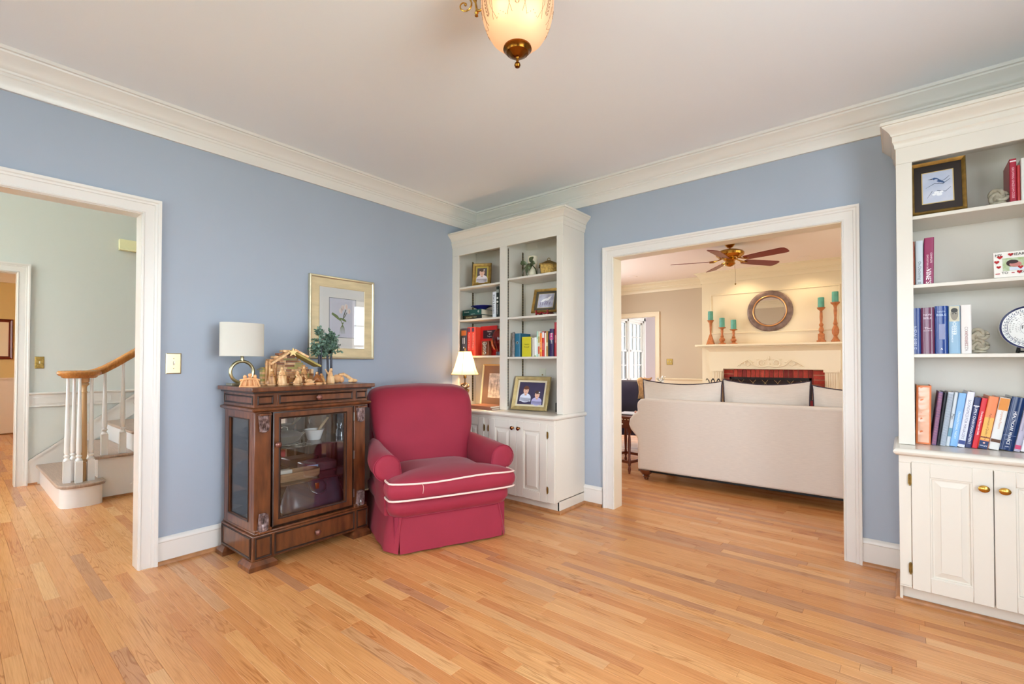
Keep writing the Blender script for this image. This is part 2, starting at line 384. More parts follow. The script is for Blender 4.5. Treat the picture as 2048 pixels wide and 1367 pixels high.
def zones(y):   # x extents of floor at a row
    z = []
    if y < -.0: z.append((-8.0, XR))
    else: z.append((-1.39, XR) if y < 5.1 else (-1.25, 1.5))
    return z
nrow = int((7.0+5.5)/PW)
for j in range(nrow):
    y = -5.5+PW*(j+.5)
    for (xa, xb) in zones(y):
        x = xa-rg.random()*1.0
        while x < xb:
            k = rg.choice((0, 1, 2, 2, 3, 3, 4, 4, 5)); planks.append((x+lens[k]/2, y, k)); x += lens[k]
camP = Vector((3.3749, -3.4808, 1.1901))
def pscore(p):
    d = Vector((p[0], p[1], 0))-camP; z = d.dot(fw)
    best = 0
    for s_ in (-.5, 0, .5):
        q = Vector((p[0]+s_*lens[p[2]], p[1], 0))-camP; zz = q.dot(fw)
        if zz < .3: continue
        u = q.dot(rt)/zz; v = q.dot(up)/zz
        if abs(u) < 1.1 and v > -.71: best = max(best, lens[p[2]]*PW/zz**3)
    if p[0] < -.1 and p[1] > -2.6: best *= .02
    if 0 < p[0] < .55 and -2.4 < p[1] < -.9: best *= .1
    if p[0] < 1.3 and p[1] > -.4 : best *= .02
    return best
sc = sorted(range(len(planks)), key=lambda i: -pscore(planks[i])); near = set(i for i in sc[:300])
far = MB()
for i, (x, y, k) in enumerate(planks):
    dz = rg.uniform(-.0003, 0)
    if i in near:
        o = bpy.data.objects.new('plank', PM[k][0]); COL.objects.link(o); o.parent = floor; o.location = (x, y, dz)
        if rg.random() < .5: o.rotation_euler.z = PI
    else:
        n = len(far.v); far.v += [(a+x, c+y, d+dz) for a, c, d in PM[k][1]]; far.f += [tuple(n+q for q in ff) for ff in PM[k][2]]
far.build('plank', OAK, floor, smooth=0, kind='stuff')

# ---------------------------------------------------------------- built-in bookcases
KNOBB = mat('dark_brass_knob', (150, 100, 60), .2, 1)
def panel_door(parent, W0, x0, x1, z0, z1, yf, t=.02, fr=.068, m=CASE):
    """door facing -y with a raised panel. returns the door object"""
    b = MB(); y0 = yf; y1 = yf+t
    b.box(x0, y0, z0, x0+fr, y1, z1); b.box(x1-fr, y0, z0, x1, y1, z1); b.box(x0+fr, y0, z0, x1-fr, y1, z0+fr); b.box(x0+fr, y0, z1-fr, x1-fr, y1, z1)
    d = b.build('door', m, parent, world=W0, bevel=.002, segs=1)
    a0, a1, c0, c1 = x0+fr, x1-fr, z0+fr, z1-fr
    p = MB(); rings = []
    for i, y in ((0, y0+.017), (0, y0+.001), (.006, y0+.002), (.008, y0+.010), (.014, y0+.010), (.036, y0+.003), (.038, y0+.001)):
        rings.append([(a0+i, y, c0+i), (a1-i, y, c0+i), (a1-i, y, c1-i), (a0+i, y, c1-i)])
    p.loft(rings); p.build('door_panel', m, d, world=W0, smooth=0)
    return d
def hinge(d, W0, x, z, y):
    h = MB(); h.bbox((x, y, z), (.014, .004, .042)); h.tube([(x, y-.004, z-.022), (x, y-.004, z+.022)], .0035, 8); h.ball((x, y-.004, z-.026), .004, n=8); h.ball((x, y-.004, z+.026), .004, n=8)
    h.bbox((x, y, z), (.009, .003, .052)); h.build('hinge', AGED, d, world=W0)
def knob_y(d, W0, x, z, y, sx=1.0, m=KNOBB, r=.014):
    k = MB(); k.lathe([(0, 0), (.009, 0), (.008, .003), (.005, .006), (.005, .014), (r*.7, .017), (r, .022), (r*.95, .027), (r*.6, .031), (0, .033)], (x, y, z), 20, 'y', sx=sx)
    k.build('knob', m, d, world=W0)
def lerp(a, b, t): return a+(b-a)*t
def bookcase(x0, x1, bays, doors, shelves, side, labels):
    """side: which end is exposed ('r' or 'l')"""
    org = ((x0+x1)/2, -.2, 0)
    # base cabinet
    c = thing('base_cabinet', labels[0], 'cabinet', org)
    b = MB(); b.box(x0+.001, -.436, .092, x1, -.002, .735); b.box(x0+.004, -.386, 0.0, x1-.002, -.004, .092)
    if side == 'r': b.box(x1-.016, -.386, 0, x1, -.002, .10)
    else: b.box(x0, -.405, 0, x0+.012, -.002, .10)
    b.build('carcass', CASE, c, world=org, bevel=.001, segs=1)
    f = MB(); f.box(x0+.001, -.457, .70, x1-.001, -.436, .735); f.box(x0+.001, -.457, .092, x1-.001, -.436, .10)
    ed = [x0+.001]+[e for d in doors for e in d]+[x1-.001]
    for i in range(0, len(ed), 2): f.box(ed[i], -.457, .10, ed[i+1], -.436, .70)
    f.build('face_frame', CASE, c, world=org, bevel=.0015, segs=1)
    sm = MB(); pth = [(x1, -.004), (x1, -.386), (x0+.002, -.386)] if side == 'r' else [(x1-.002, -.390), (x0, -.390), (x0, -.004)]
    sm.sweep(pth, [(0, 0), (.018, 0), (.018, .008), (.014, .015), (.006, .020), (0, .021)], idp)
    sm.build('shoe_moulding', SHOE, c, world=org)
    for (a, e) in doors:
        mid = (a+e)/2
        for k, (p, q) in enumerate(((a+.001, mid-.0015), (mid+.0015, e-.001))):
            d = panel_door(c, org, p, q, .091, .708, -.463)
            knob_y(d, org, (mid-.033) if k == 0 else (mid+.033), .648 if side == 'r' else .622, -.463, sx=1.0 if side == 'r' else 1.25, m=KNOBB if side == 'r' else BRASS, r=.016)
            hx = (a-.005) if k == 0 else (e+.005)
            for hz in (.19, .62): hinge(d, org, hx, hz, -.462)
    # worktop
    ct = MB(); pf = [(0, .735), (.008, .735), (.022, .739), (.030, .748), (.032, .755), (.028, .765), (.018, .772), (0, .772)]
    if side == 'r':
        ct.sweep([(x1-.012, 0), (x1-.012, -.460), (x0, -.460)], pf, idp); ct.box(x0, -.460, .735, x1-.012, 0, .772)
    else:
        ct.sweep([(x1, -.460), (x0+.012, -.460), (x0+.012, 0)], pf, idp); ct.box(x0+.012, -.460, .735, x1, 0, .772)
    w = struct_thing(ct, 'countertop', CASE, labels[1], 'countertop', org)
    # upper unit
    u = thing('bookshelf_unit', labels[2], 'bookcase', org)
    b = MB(); y0, y1 = -.318, -.004
    b.box(x0+.001, y0, .773, x0+.02, y1, 2.40); b.box(x1-.02, y0, .773, x1-.001, y1, 2.40); b.box(x0, y0, 2.30, x1, y1, 2.40)
    for p in [(bays[i][1]+bays[i+1][0])/2 for i in range(len(bays)-1)]: b.box(p-.010, y0, .773, p+.010, y1, 2.30)
    b.build('carcass', CASE, u, world=org, smooth=0)
    k = MB(); k.box(x0+.018, -.020, .773, x1-.018, -.006, 2.30); k.build('back_panel', CASE, u, world=org, smooth=0)
    f = MB(); f.box(x0+.001, -.335, 2.218, x1-.001, -.318, 2.40); ed = [x0+.001]+[e for d in bays for e in d]+[x1-.001]
    for i in range(0, len(ed), 2): f.box(ed[i], -.335, .773, ed[i+1], -.318, 2.218)
    f.build('face_frame', CASE, u, world=org, bevel=.0015, segs=1)
    cr = MB(); pr = [(0, 2.30), (.003, 2.30), (.004, 2.315), (.008, 2.330), (.012, 2.335), (.012, 2.362), (.018, 2.366), (.020, 2.374), (.028, 2.386), (.042, 2.400), (.052, 2.408), (.054, 2.414), (.060, 2.416), (.060, 2.432), (0, 2.432)]
    pth = [(x1, -.0), (x1, -.335), (x0+.001, -.335)] if side == 'r' else [(x1-.001, -.335), (x0, -.335), (x0, 0)]
    cr.sweep(pth, pr, idp); cr.box(x0+.002, -.335, 2.40, x1-.002, -.002, 2.43); cr.build('crown_moulding', CASE, u, world=org)
    parts = [(bays[i][1]+bays[i+1][0])/2 for i in range(len(bays)-1)]
    for i, (a, e) in enumerate(bays):
        ia = x0+.021 if i == 0 else parts[i-1]+.0105; ie = x1-.021 if i == len(bays)-1 else parts[i]-.0105
        for z in shelves[i]:
            s_ = MB(); s_.box(ia+.004, -.316, z-.018, ie-.004, -.024, z); s_.build('shelf', CASE, u, world=org, bevel=.0015, segs=1)
        for (wx, sg) in ((ia, 1), (ie, -1)):
            for yy in (-.285, -.07):
                st = MB(); st.box(wx, yy-.009, .80, wx+sg*.004, yy+.009, 2.21)
                o = st.build('shelf_standard', mat('dull_shelf_brass', (120, 104, 70), .5, .6), u, world=org, smooth=0)
                sl = MB()
                for q in range(56): z = .82+q*.0248; sl.box(wx+sg*.0036, yy-.0045, z, wx+sg*.0046, yy+.0045, z+.014)
                sl.build('slots', BLACK, o, world=org, smooth=0)
    return c, w, u
def struct_thing(mb, name, m, label, cat, org, **k):
    o = mb.build(name, m, world=org, label=label, cat=cat, **k); o.location = org; return o
LS = [[1.913, 1.601, 1.253], [1.933, 1.588, 1.240]]
bookcase(0.0, 1.29, [(.091, .617), (.698, 1.229)], [(.068, .545), (.604, 1.223)], LS, 'r',
   ['white base cabinet with raised panel doors in the corner, behind the red armchair', 'white bullnose countertop carrying the small lamp and double portrait', 'white built-in bookshelf in the room corner with crown, left of the wide opening'])
RS = [[1.942, 1.590, 1.235], [1.942, 1.590, 1.235]]
bookcase(3.355, 4.645, [(3.421, 3.947), (4.053, 4.579)], [(3.402, 3.969), (4.031, 4.598)], RS, 'l',
   ['white base cabinet with oval brass knobs at the right edge of the picture', 'white bullnose countertop carrying the row of leaning textbooks', 'tall white built-in bookshelf at the right edge of the picture'])

# ---------------------------------------------------------------- books
PAPER = mat('book_pages', (232, 222, 200), .8, noise=.12, nscale=90, stretch=(1, 1, .1))
_bm = {}
def bcol(c, rough=.4):
    k = '%s_%d' % (c, int(rough*100))
    if k not in _bm: _bm[k] = mat('book_cover_'+k, c, rough)
    return _bm[k]
def book(label, x, yf, z, w, h, d, col, text=None, tcol='ffffff', lean=0, bands=(), group=None, tpos=.5, tlen=.8, th=.6, name='book', extra=None, face='spine', rough=.35):
    t = thing(name, label, 'book', (x, yf, z+.0008+w*math.sin(R(lean))), 0, group, rot=(0, R(lean), 0))
    c = MB(); k = min(.003, w*.2)
    sp = [(0, .004), (w*.08, .001), (w*.3, -.001), (w*.7, -.001), (w*.92, .001), (w, .004), (w, d), (w-k, d), (w-k, .006), (k, .006), (k, d), (0, d)]
    c.prism(sp, lambda a, b_, s_: (a, b_, s_), 0, h); c.build('cover', bcol(col, rough), t, smooth=30)
    p = MB(); p.box(k, .0065, .003, w-k, d-.004, h-.003); p.build('pages', PAPER, t, smooth=0)
    fn = lambda a, b_: (w/2+b_, -.0014, h*tpos-a)
    for (z0, z1, bc) in bands:
        b_ = MB(); b_.box(w*.05, -.0012, h*z0, w*.95, .0005, h*z1); b_.build('spine_label', bcol(bc), t, smooth=0)
    if text: lettering(text, fn, (0, 0), h*tlen, w*th, bcol(tcol), t)
    if extra: extra(t, w, h, d)
    return t
G1 = 'books on the lower shelf of the corner bookcase'
def upright(t, s, w, h, zf, hh, ww, tc): lettering(s, lambda a, b_: (w/2+a, -.0014, h*zf+b_), (0, 0), w*ww, h*hh, bcol(tc), t)
# corner bookcase, second shelf
def lying(label, x0, x1, z, h, d, yf, col, bands, texts, rough=.4):
    t = thing('book', label, 'book', (x0, yf, z+.0005), 0, 'books on the second shelf of the corner bookcase')
    w = x1-x0; c = MB(); c.prism([(0, 0), (d, 0), (d, .003), (.006, .003), (.006, h-.003), (d, h-.003), (d, h), (0, h)], lambda a, b_, s_: (s_, a, b_), 0, w)
    c.build('cover', bcol(col, rough), t, smooth=0); p = MB(); p.box(.003, .006, .003, w-.003, d-.004, h-.003); p.build('pages', PAPER, t, smooth=0)
    for (a0, a1, bc) in bands: q = MB(); q.box(w*a0, -.0008, .004, w*a1, .001, h-.004); q.build('spine_label', bcol(bc), t, smooth=0)
    for (s, a0, a1, zf, hh, tc) in texts: lettering(s, lambda a, b_: (a, -.0012, b_), (w*(a0+a1)/2, h*zf), w*(a1-a0), h*hh, bcol(tc), t)
lying('thick dark hardcover lying at the bottom of the stack under the blue dish', .075, .325, 1.601, .042, .20, -.262, '1d2620', [(.1, .55, '4a3a22')], [('SURGERY', .18, .52, .5, .45, 'd8c890'), ('TEXT', .58, .75, .5, .4, 'c8b880')])
lying('thick green hardcover lying on the dark one directly under the blue dish', .072, .322, 1.6435, .052, .20, -.264, '1f5148', [(.08, .38, '173c36')], [('Diseases', .1, .36, .65, .3, 'e8e8d8'), ('SCIENTIFIC', .4, .75, .18, .16, 'd8e0d0'), ('@', .8, .92, .6, .42, 'f0f0e0')])
G2 = 'books on the second shelf of the corner bookcase'
book('narrow brown book standing left of the white one on the second shelf', .458, -.25, 1.601, .026, .15, .11, '8d4a1c', bands=[(.05, .12, '5c2a10'), (.88, .95, '5c2a10')], group=G2)
book('tall white paperback with handwritten style title on its spine', .488, -.292, 1.601, .045, .232, .16, 'e2e6ec', 'Kars Lussen', '44464c', group=G2, tpos=.52, th=.55)
book('tall black book with white emblems on its spine by the bookcase post', .536, -.292, 1.601, .036, .277, .18, '1c2a26', 'Christopher', 'e8ece4', group=G2, tpos=.25, tlen=.45, th=.5,
     extra=lambda t, w, h, d: [MB().lathe([(0, 0), (w*.28, 0), (w*.28, .001), (0, .001)], (w/2, -.0012, h*zf), 16, 'y').build('emblem', bcol('dfe5dc'), t) for zf in (.62, .50)]+[upright(t, 'III', w, h, .85, .12, .7, 'dfe5dc')])
# corner bookcase, third shelf left
def ex_grey(t, w, h, d):
    upright(t, 'II', w, h, .55, .22, .5, 'f2f0ea'); MB().lathe([(0, 0), (.010, 0), (.010, .001), (0, .001)], (w/2, -.0012, h*.3), 4, 'y').build('emblem', bcol('f2f0ea'), t)
    upright(t, 'Ro', w, h, .1, .05, .5, 'd8c8b0')
book('thick dark grey book with an orange label above the small lamp', .075, -.285, 1.253, .075, .265, .20, '4a4650', bands=[(.74, .92, 'd9763a')], group=G1, extra=ex_grey)
def ex_red(t, w, h, d): b_ = MB(); b_.box(w*.2, -.0014, h*.84, w*.8, 0, h*.97); b_.build('emblem', bcol('5a3a50'), t, smooth=0)
book('bright red textbook left of its twin, beside the dark grey book', .158, -.285, 1.253, .052, .272, .20, 'd8402e', 'Textbook of Surgery', 'ffe9dc', group=G1, tpos=.5, tlen=.6, th=.4, extra=ex_red)
book('bright red textbook standing against the wide Mastery of Surgery book', .212, -.285, 1.253, .052, .272, .20, 'de4a34', 'Textbook of Surgery', 'ffe9dc', group=G1, tpos=.5, tlen=.6, th=.4, extra=ex_red)
# Mastery of Surgery: cover turned to the front
t = thing('book', 'large red book with black Mastery of Surgery label facing out', 'book', (.268, -.212, 1.2535), R(-4), G1)
b = MB(); w, h, d = .225, .280, .055
b.prism([(0, 0), (w, 0), (w, .004), (.010, .004), (.010, d-.004), (w, d-.004), (w, d), (0, d)], lambda a, b_, s_: (a, b_, s_), 0, h); b.build('cover', bcol('c01f1c'), t, smooth=0)
MB().box(.010, .0045, .004, w-.006, d-.0045, h-.004).build('pages', PAPER, t, smooth=0)
o = MB().box(.035, -.001, h*.58, w-.015, .0005, h*.86).build('cover_label', bcol('241722'), t, smooth=0)
for i, s in enumerate(('Mastery', 'of', 'Surgery')): lettering(s, lambda a, b_: (a, -.0016, b_), (.125, h*(.81-.08*i)), .12 if i != 1 else .03, h*.062, bcol('f0ddd8'), t)
# corner bookcase third shelf, right bay
def small(label, x0, x1, h, col, text=None, tc='ffffff', **k):
    return book(label, x0, -.285, 1.240, x1-x0-.0006, h, k.pop('d', .13), col, text, tc, group='books in the right bay of the corner bookcase', **k)
def ex_teal(t, w, h, d):
    o = MB().lathe([(.010, 0), (.013, 0), (.013, .001), (.010, .001), (.010, 0)], (w/2, -.0012, h*.60), 16, 'y').build('emblem', bcol('c8dce0'), t)
book('thick teal blue book between the grey ornament and the yellow book', .738, -.272, 1.240, .062, .205, .15, '2a6a86', group='books in the right bay of the corner bookcase', extra=ex_teal, lean=0)
t = thing('book', 'bright yellow book shown cover out in front of the teal book', 'book', (.838, -.292, 1.2405), R(4), 'books in the right bay of the corner bookcase')
w, h, d = .092, .170, .022
MB().prism([(0, 0), (w, 0), (w, .002), (.005, .002), (.005, d-.002), (w, d-.002), (w, d), (0, d)], lambda a, b_, s_: (a, b_, s_), 0, h).build('cover', bcol('c9c022'), t, smooth=0)
MB().box(.005, .0025, .002, w-.003, d-.0025, h-.002).build('pages', PAPER, t, smooth=0)
for i, s in enumerate(('Managing', 'Oneself')): lettering(s, lambda a, b_: (a, -.0008, b_), (w*.52, h*(.62-.13*i)), w*.6, h*.07, bcol('2c2c14'), t)
small('small pale grey booklet just right of the yellow book', .938, .962, .160, 'c9c2b6')
small('thin white book with a green base between the pale booklet and the teal one', .963, .986, .163, 'eef0ea', bands=[(0, .05, '8aa04a')])
small('thin pale green book with a white spine stripe', .989, 1.004, .212, 'a9d4c4', bands=[(.1, .7, 'e6f2ec')])
small('patterned cream and green paperback left of the orange one', 1.004, 1.022, .211, 'dcd8c0', bands=[(.1, .4, 'c86a52'), (.55, .8, 'b8b070')])
small('orange paperback with a yellow stripe on its spine', 1.022, 1.046, .195, 'f08a3a', 'STORIES', 'fff2c0', bands=[(.2, .3, 'f5c04a')], th=.4)
small('red paperback with a white top band', 1.046, 1.070, .209, 'c32428', 'MEDICINE', 'fbe3e0', bands=[(.75, .97, 'eee0e0')], tpos=.4, tlen=.5, th=.4)
small('cream paperback with a brown cap', 1.072, 1.089, .211, 'eadfca', bands=[(.93, 1, '5a2a1a')])
small('golden tan book beside the black one', 1.089, 1.106, .211, 'b3873c', bands=[(.4, .55, 'e8d8a8')])
small('slim black book left of the purple one', 1.106, 1.122, .209, '1a1712')
small('dark purple book with pink streaks and white lettering', 1.123, 1.163, .228, '352358', 'THE GIFT', 'e8f4e8', bands=[(.60, .84, 'c02a7c')], tpos=.66, tlen=.4, th=.4)
small('tall red book at the right end of its shelf', 1.170, 1.197, .280, 'b52a34', 'RECOVERY', 'f6e6dc', tlen=.5, th=.35)

# right bookcase
G3 = 'books on the second shelf of the right bookcase'
book('rust brown book at the left end of its shelf, beside the pale grey one', 3.400, -.292, 1.590, .028, .226, .15, '9b4a2a', 'Healing', 'f0dccb', group=G3, tpos=.3, tlen=.4, th=.4)
def ex_on(t, w, h, d): upright(t, 'III', w, h, .04, .05, .5, '50504e')
book('pale grey book titled On Doctoring', 3.4305, -.292, 1.590, .030, .226, .15, 'c3ccd2', 'On Doctoring', '3a4250', group=G3, tpos=.32, tlen=.55, th=.5, extra=ex_on)
def ex_vi(t, w, h, d):
    lettering('COMPLETE', lambda a, b_: (w*.72+b_, -.0016, h*.56-a), (0, 0), h*.42, w*.2, bcol('f2d8e4'), t); lettering('EXPOSITORY DICTIONARY', lambda a, b_: (w*.36+b_, -.0016, h*.38-a), (0, 0), h*.55, w*.18, bcol('f2d8e4'), t)
book("maroon hardcover leaning right, lettered VINE'S COMPLETE", 3.4615, -.292, 1.590, .038, .236, .16, '8e1f52', "VINE'S", 'ffffff', lean=1.0, group=G3, tpos=.17, tlen=.32, th=.62, extra=ex_vi)
G4 = 'books on the third shelf of the right bookcase'
book('dark blue hardcover at the left end, mostly behind the bookcase post', 3.400, -.287, 1.235, .048, .236, .17, '3a4d8c', 'NEW BIBLE', 'c8d2ee', group=G4, tpos=.35, tlen=.5, th=.5, rough=.2)
def ex_nb(t, w, h, d):
    for zf, s in ((.84, 'NEW'), (.77, 'BIBLE'), (.55, 'The'), (.50, 'Standard')): upright(t, s, w, h, zf, .045, .6, 'e6d2e0')
book('glossy plum coloured reference book with a curved spine', 3.4495, -.290, 1.235, .051, .236, .18, '6d3550', group=G4, extra=ex_nb, rough=.15)
def ex_bi(t, w, h, d):
    upright(t, "KING'S", w, h, .88, .04, .6, 'c0d4f0'); upright(t, 'BIBLE', w, h, .81, .06, .75, 'c0d4f0'); b_ = MB(); b_.box(w*.3, -.0014, h*.3, w*.75, 0, h*.62); b_.build('spine_picture', bcol('8a90b4'), t, smooth=0); upright(t, 'A', w, h, .1, .04, .4, 'f4f4f8')
book('glossy royal blue bible with a pale picture on its spine', 3.503, -.290, 1.235, .048, .240, .18, '1d3f86', group=G4, extra=ex_bi, rough=.15)
def ex_bo(t, w, h, d):
    b_ = MB(); b_.box(w*.06, -.0014, h*.67, w*.94, .0, h*.99); b_.build('spine_picture', bcol('c9c4ac'), t, smooth=0)
    fnp = lambda x, y: (x, -.0018, y)
    flat(ell(w*.5, h*.82, w*.33, h*.13, 16), fnp).build('portrait_face', bcol('8e887a'), t, smooth=0)
    flat(ell(w*.5, h*.90, w*.30, h*.05, 14), lambda x, y: (x, -.0021, y)).build('portrait_hair', bcol('2c2a26'), t, smooth=0)
    for ex in (.38, .62): flat(ell(w*ex, h*.83, w*.07, h*.012, 10), lambda x, y: (x, -.0024, y)).build('portrait_eye', bcol('24221e'), t, smooth=0)
    lettering('A SPOKEN HOME OF', lambda a, b_: (w*.30+b_, -.0016, h*.40-a), (0, 0), h*.5, w*.14, bcol('f6fafc'), t)
book('pale blue hardcover with a black and white face at the top of its spine', 3.5535, -.290, 1.235, .042, .238, .16, '8fb2cc', 'BONHOEFFER', 'f2f8fa', group=G4, tpos=.63, tlen=.5, th=.5, extra=ex_bo)
book('off-white hardcover beside the knotted bookend, grey lettering down its spine', 3.5975, -.290, 1.235, .038, .238, .17, 'e4dfda', 'CONDOLEEZZA', '9a8c86', group=G4, tpos=.30, tlen=.5, th=.35,
     extra=lambda t, w, h, d: lettering('DEMOCRACY', lambda a, b_: (w*.5+b_, -.0014, h*.3-a), (0, 0), h*.4, w*.22, bcol('b86a6a'), t))
G5 = 'books and binders leaning on the right countertop'
CZ = .772; CY = -.268
def cb(label, x, w, h, col, lean, text=None, tc='ffffff', **k): return book(label, x, CY+k.pop('dy', 0), CZ, w, h, k.pop('d', .20), col, text, tc, lean=lean, group=G5, **k)
cb('thin navy book squeezed behind the post beside the orange binder', 3.400, .014, .290, '1a2640', 0, dy=.01)
cb('very thin white booklet between the navy book and the orange binder', 3.4155, .006, .262, 'e6e2e6', 0, dy=.01)
# orange binder
def ex_or(t, w, h, d):
    rings = []; n = 26; g = MB()
    for i in range(n+1):
        z = h*(.03+.94*i/n); dz = .0015*math.sin(i*2.1)+.001*math.sin(i*.9); rings.append([(w*.14, -.0016, z), (w*.35, -.0022-dz, z), (w*.7, -.0022+dz*.6, z), (w*.88, -.0016, z)])
    g.loft(rings, False, False); g.build('plastic_pocket', mat('clear_orange_pocket', (244, 190, 160), .12), t)
cb('orange ring binder with a shiny clear spine pocket', 3.424, .058, .300, 'e8834e', 1.0, extra=ex_or, d=.24)
def ex_sp(c1, c2):
    def f(t, w, h, d):
        g = MB(); n = 46
        for i in range(n): z = h*(.02+.96*i/n); g.tube([(w*.04, .002, z), (w*.2, -.004, z+.001), (w*.8, -.004, z+.001), (w*.96, .002, z)], .0009, 5)
        g.build('spiral_coil', bcol(c1), t)
    return f
cb('striped red and blue spiral bound notebook beside the orange binder', 3.4845, .018, .272, '6b5a86', 6.2, extra=ex_sp('d88a92', 0), dy=-.004)
cb('black spiral bound notebook second from the orange binder', 3.503, .012, .270, '1d1e26', 6.8, extra=ex_sp('2c2e3a', 0), dy=-.004)
cb('thick pale grey spiral bound notebook with ruled edge', 3.5155, .022, .272, 'c3cad4', 7.2, extra=ex_sp('8e98a8', 0), dy=-.004)
cb('pale grey book with cursive lettering beside the light blue book', 3.538, .014, .272, 'cfd6da', 7.6, 'Men', '2c3036', tpos=.55, tlen=.15, th=.8, bands=[(.18, .34, '6d98ac')])
cb('light blue hardcover leaning among the textbooks', 3.5525, .027, .268, '83b4e6', 8.0, 'ORGANIZATIONAL THEORY', 'e8f2fb', th=.28, tpos=.4)
cb('white textbook with grey title and a small navy label at its foot', 3.580, .027, .276, 'dfe0ee', 8.4, 'ECONOMICS FOR MANAGERS', '6a6c80', th=.38, tpos=.5, bands=[(.05, .12, '3a4a86')])
cb('navy textbook on supply chain management', 3.6075, .023, .250, '1d2a5e', 8.8, 'SUPPLY CHAIN MANAGEMENT', 'f0f0fa', th=.42, tpos=.45, bands=[(.82, .84, 'e8e8f4')])
cb('bright red slim textbook lettered Developing Management Skills', 3.631, .021, .248, 'd42230', 9.1, 'Developing Management Skills', 'ffffff', th=.42, tpos=.5)
cb('orange and navy textbook with WILEY at its foot', 3.6525, .035, .256, 'e98550', 9.4, 'Fundamentals of Quality Care', '6a3a1c', th=.28, tpos=.42, bands=[(0, .15, '17305e'), (.17, .20, 'f0b45a'), (.21, .225, '2a1c14'), (.23, .6, 'f0b45a')],
   extra=lambda t, w, h, d: (upright(t, 'WILEY', w, h, .055, .05, .75, 'e8eef8'), MB().lathe([(0, 0), (.004, 0), (.004, .001), (0, .001)], (w/2, -.0014, h*.11), 10, 'y').build('emblem', bcol('e6b0a0'), t)))
cb('white textbook with an orange block at the top of its spine', 3.689, .036, .252, 'e2e0dc', 9.8, 'Corporate Finance', 'c07a40', th=.3, tpos=.58, tlen=.4, bands=[(.76, .99, 'd88a34'), (.14, .20, '5a3418')])
cb('dark navy textbook lettered HEALTHCARE FINANCE', 3.7265, .045, .256, '15305e', 10.2, 'HEALTHCARE FINANCE', 'ffffff', th=.34, tpos=.42, tlen=.62, bands=[(.28, .285, '8ea0c8')], rough=.15,
   extra=lambda t, w, h, d: (upright(t, 'JOURNAL', w, h, .20, .03, .5, 'e8eef8'), upright(t, 'HAP', w, h, .07, .03, .3, 'e8eef8')))
cb('lilac grey textbook with a small pink mark at its foot', 3.773, .021, .240, 'b4aec2', 10.5, 'Accounting', '77728a', th=.4, tlen=.4, bands=[(.05, .13, 'c8406a')])
cb('white textbook at the right edge of the picture', 3.795, .028, .244, 'e6e4e8', 10.8, 'CONFLICT', '3c3c40', th=.5, tlen=.35, tpos=.55)
G6 = 'books on the top shelf of the right bookcase'
book('tall crimson hardcover right of the knotted bookend on the top shelf', 3.770, -.292, 1.942, .023, .205, .17, 'a31c34', 'GROWING KINGDOM CODE', 'f0b8c4', group=G6, th=.34, tpos=.45, bands=[(.93, .96, 'e8d8dc')])
book('shorter red book between the crimson hardcover and the white one', 3.794, -.285, 1.942, .012, .172, .14, 'b23434', group=G6)
book('tall white book with a green edge at the right edge of the top shelf', 3.807, -.292, 1.942, .030, .200, .16, 'dfe2dc', 'BIBLICAL LAW', 'b0505a', group=G6, th=.3)

# ---------------------------------------------------------------- staircase hall and dining room beyond the left opening
FX = -3.15; FH = 5.2
b = MB(); wall_open(b, 'x', -.104, -.096, -5.7, .11, FH, [(DY0-.0, DY1+.0, 0, HZ)]); struct(b, 'wall_hall_near', SAGE, smooth=0)
b = MB(); wall_open(b, 'x', FX-.12, FX, -5.7, .11, FH, [(-4.55, -3.056, 0, HZ)]); struct(b, 'wall_hall_far', SAGE, smooth=0)
b = MB(); wall_open(b, 'y', -5.82, -5.7, FX-.12, -.096, FH, [(-2.55, -.85, 0.0, .01)]) if 0 else None
for (z0_, z1_, o_) in ((0, .85, 0), (.85, 2.45, 1), (2.45, 3.4, 0), (3.4, 4.6, 1), (4.6, FH, 0)):
    if o_: b.box(FX-.12, -5.82, z0_, -2.55, -5.7, z1_); b.box(-.85, -5.82, z0_, -.096, -5.7, z1_)
    else: b.box(FX-.12, -5.82, z0_, -.096, -5.7, z1_)
sash_window('window_added_7', 'y', -5.82, -2.55, -.85, .85, 2.45, 4, 2); sash_window('window_added_8', 'y', -5.82, -2.55, -.85, 3.4, 4.6, 4, 2)  # unseen windows, added to go with the hall fills
struct(b, 'wall_hall_front', SAGE, smooth=0)
b = MB(); b.box(FX-.12, .111, 0, -.096, .122, FH); struct(b, 'wall_hall_back', SAGE, smooth=0)
b = MB(); b.box(FX-.12, -5.82, FH, -.096, .12, FH+.1); struct(b, 'ceiling_hall', CEIL, smooth=0)
b = MB(); b.sweep([(-4.55, 0), (-4.55, HZ), (-3.056, HZ), (-3.056, 0)], CAS, lambda a, z, h: (FX+h, a, z)); struct(b, 'trim_6', TRIM, 'pale casing around the dining room opening across the staircase hall')
b = MB(); b.box(FX-.123, -3.059, 0, FX+.003, -3.056, HZ); b.box(FX-.123, -4.55, HZ-.003, FX+.003, -3.056, HZ); struct(b, 'door_3', TRIM, 'cased opening jamb to the dining room', smooth=0)
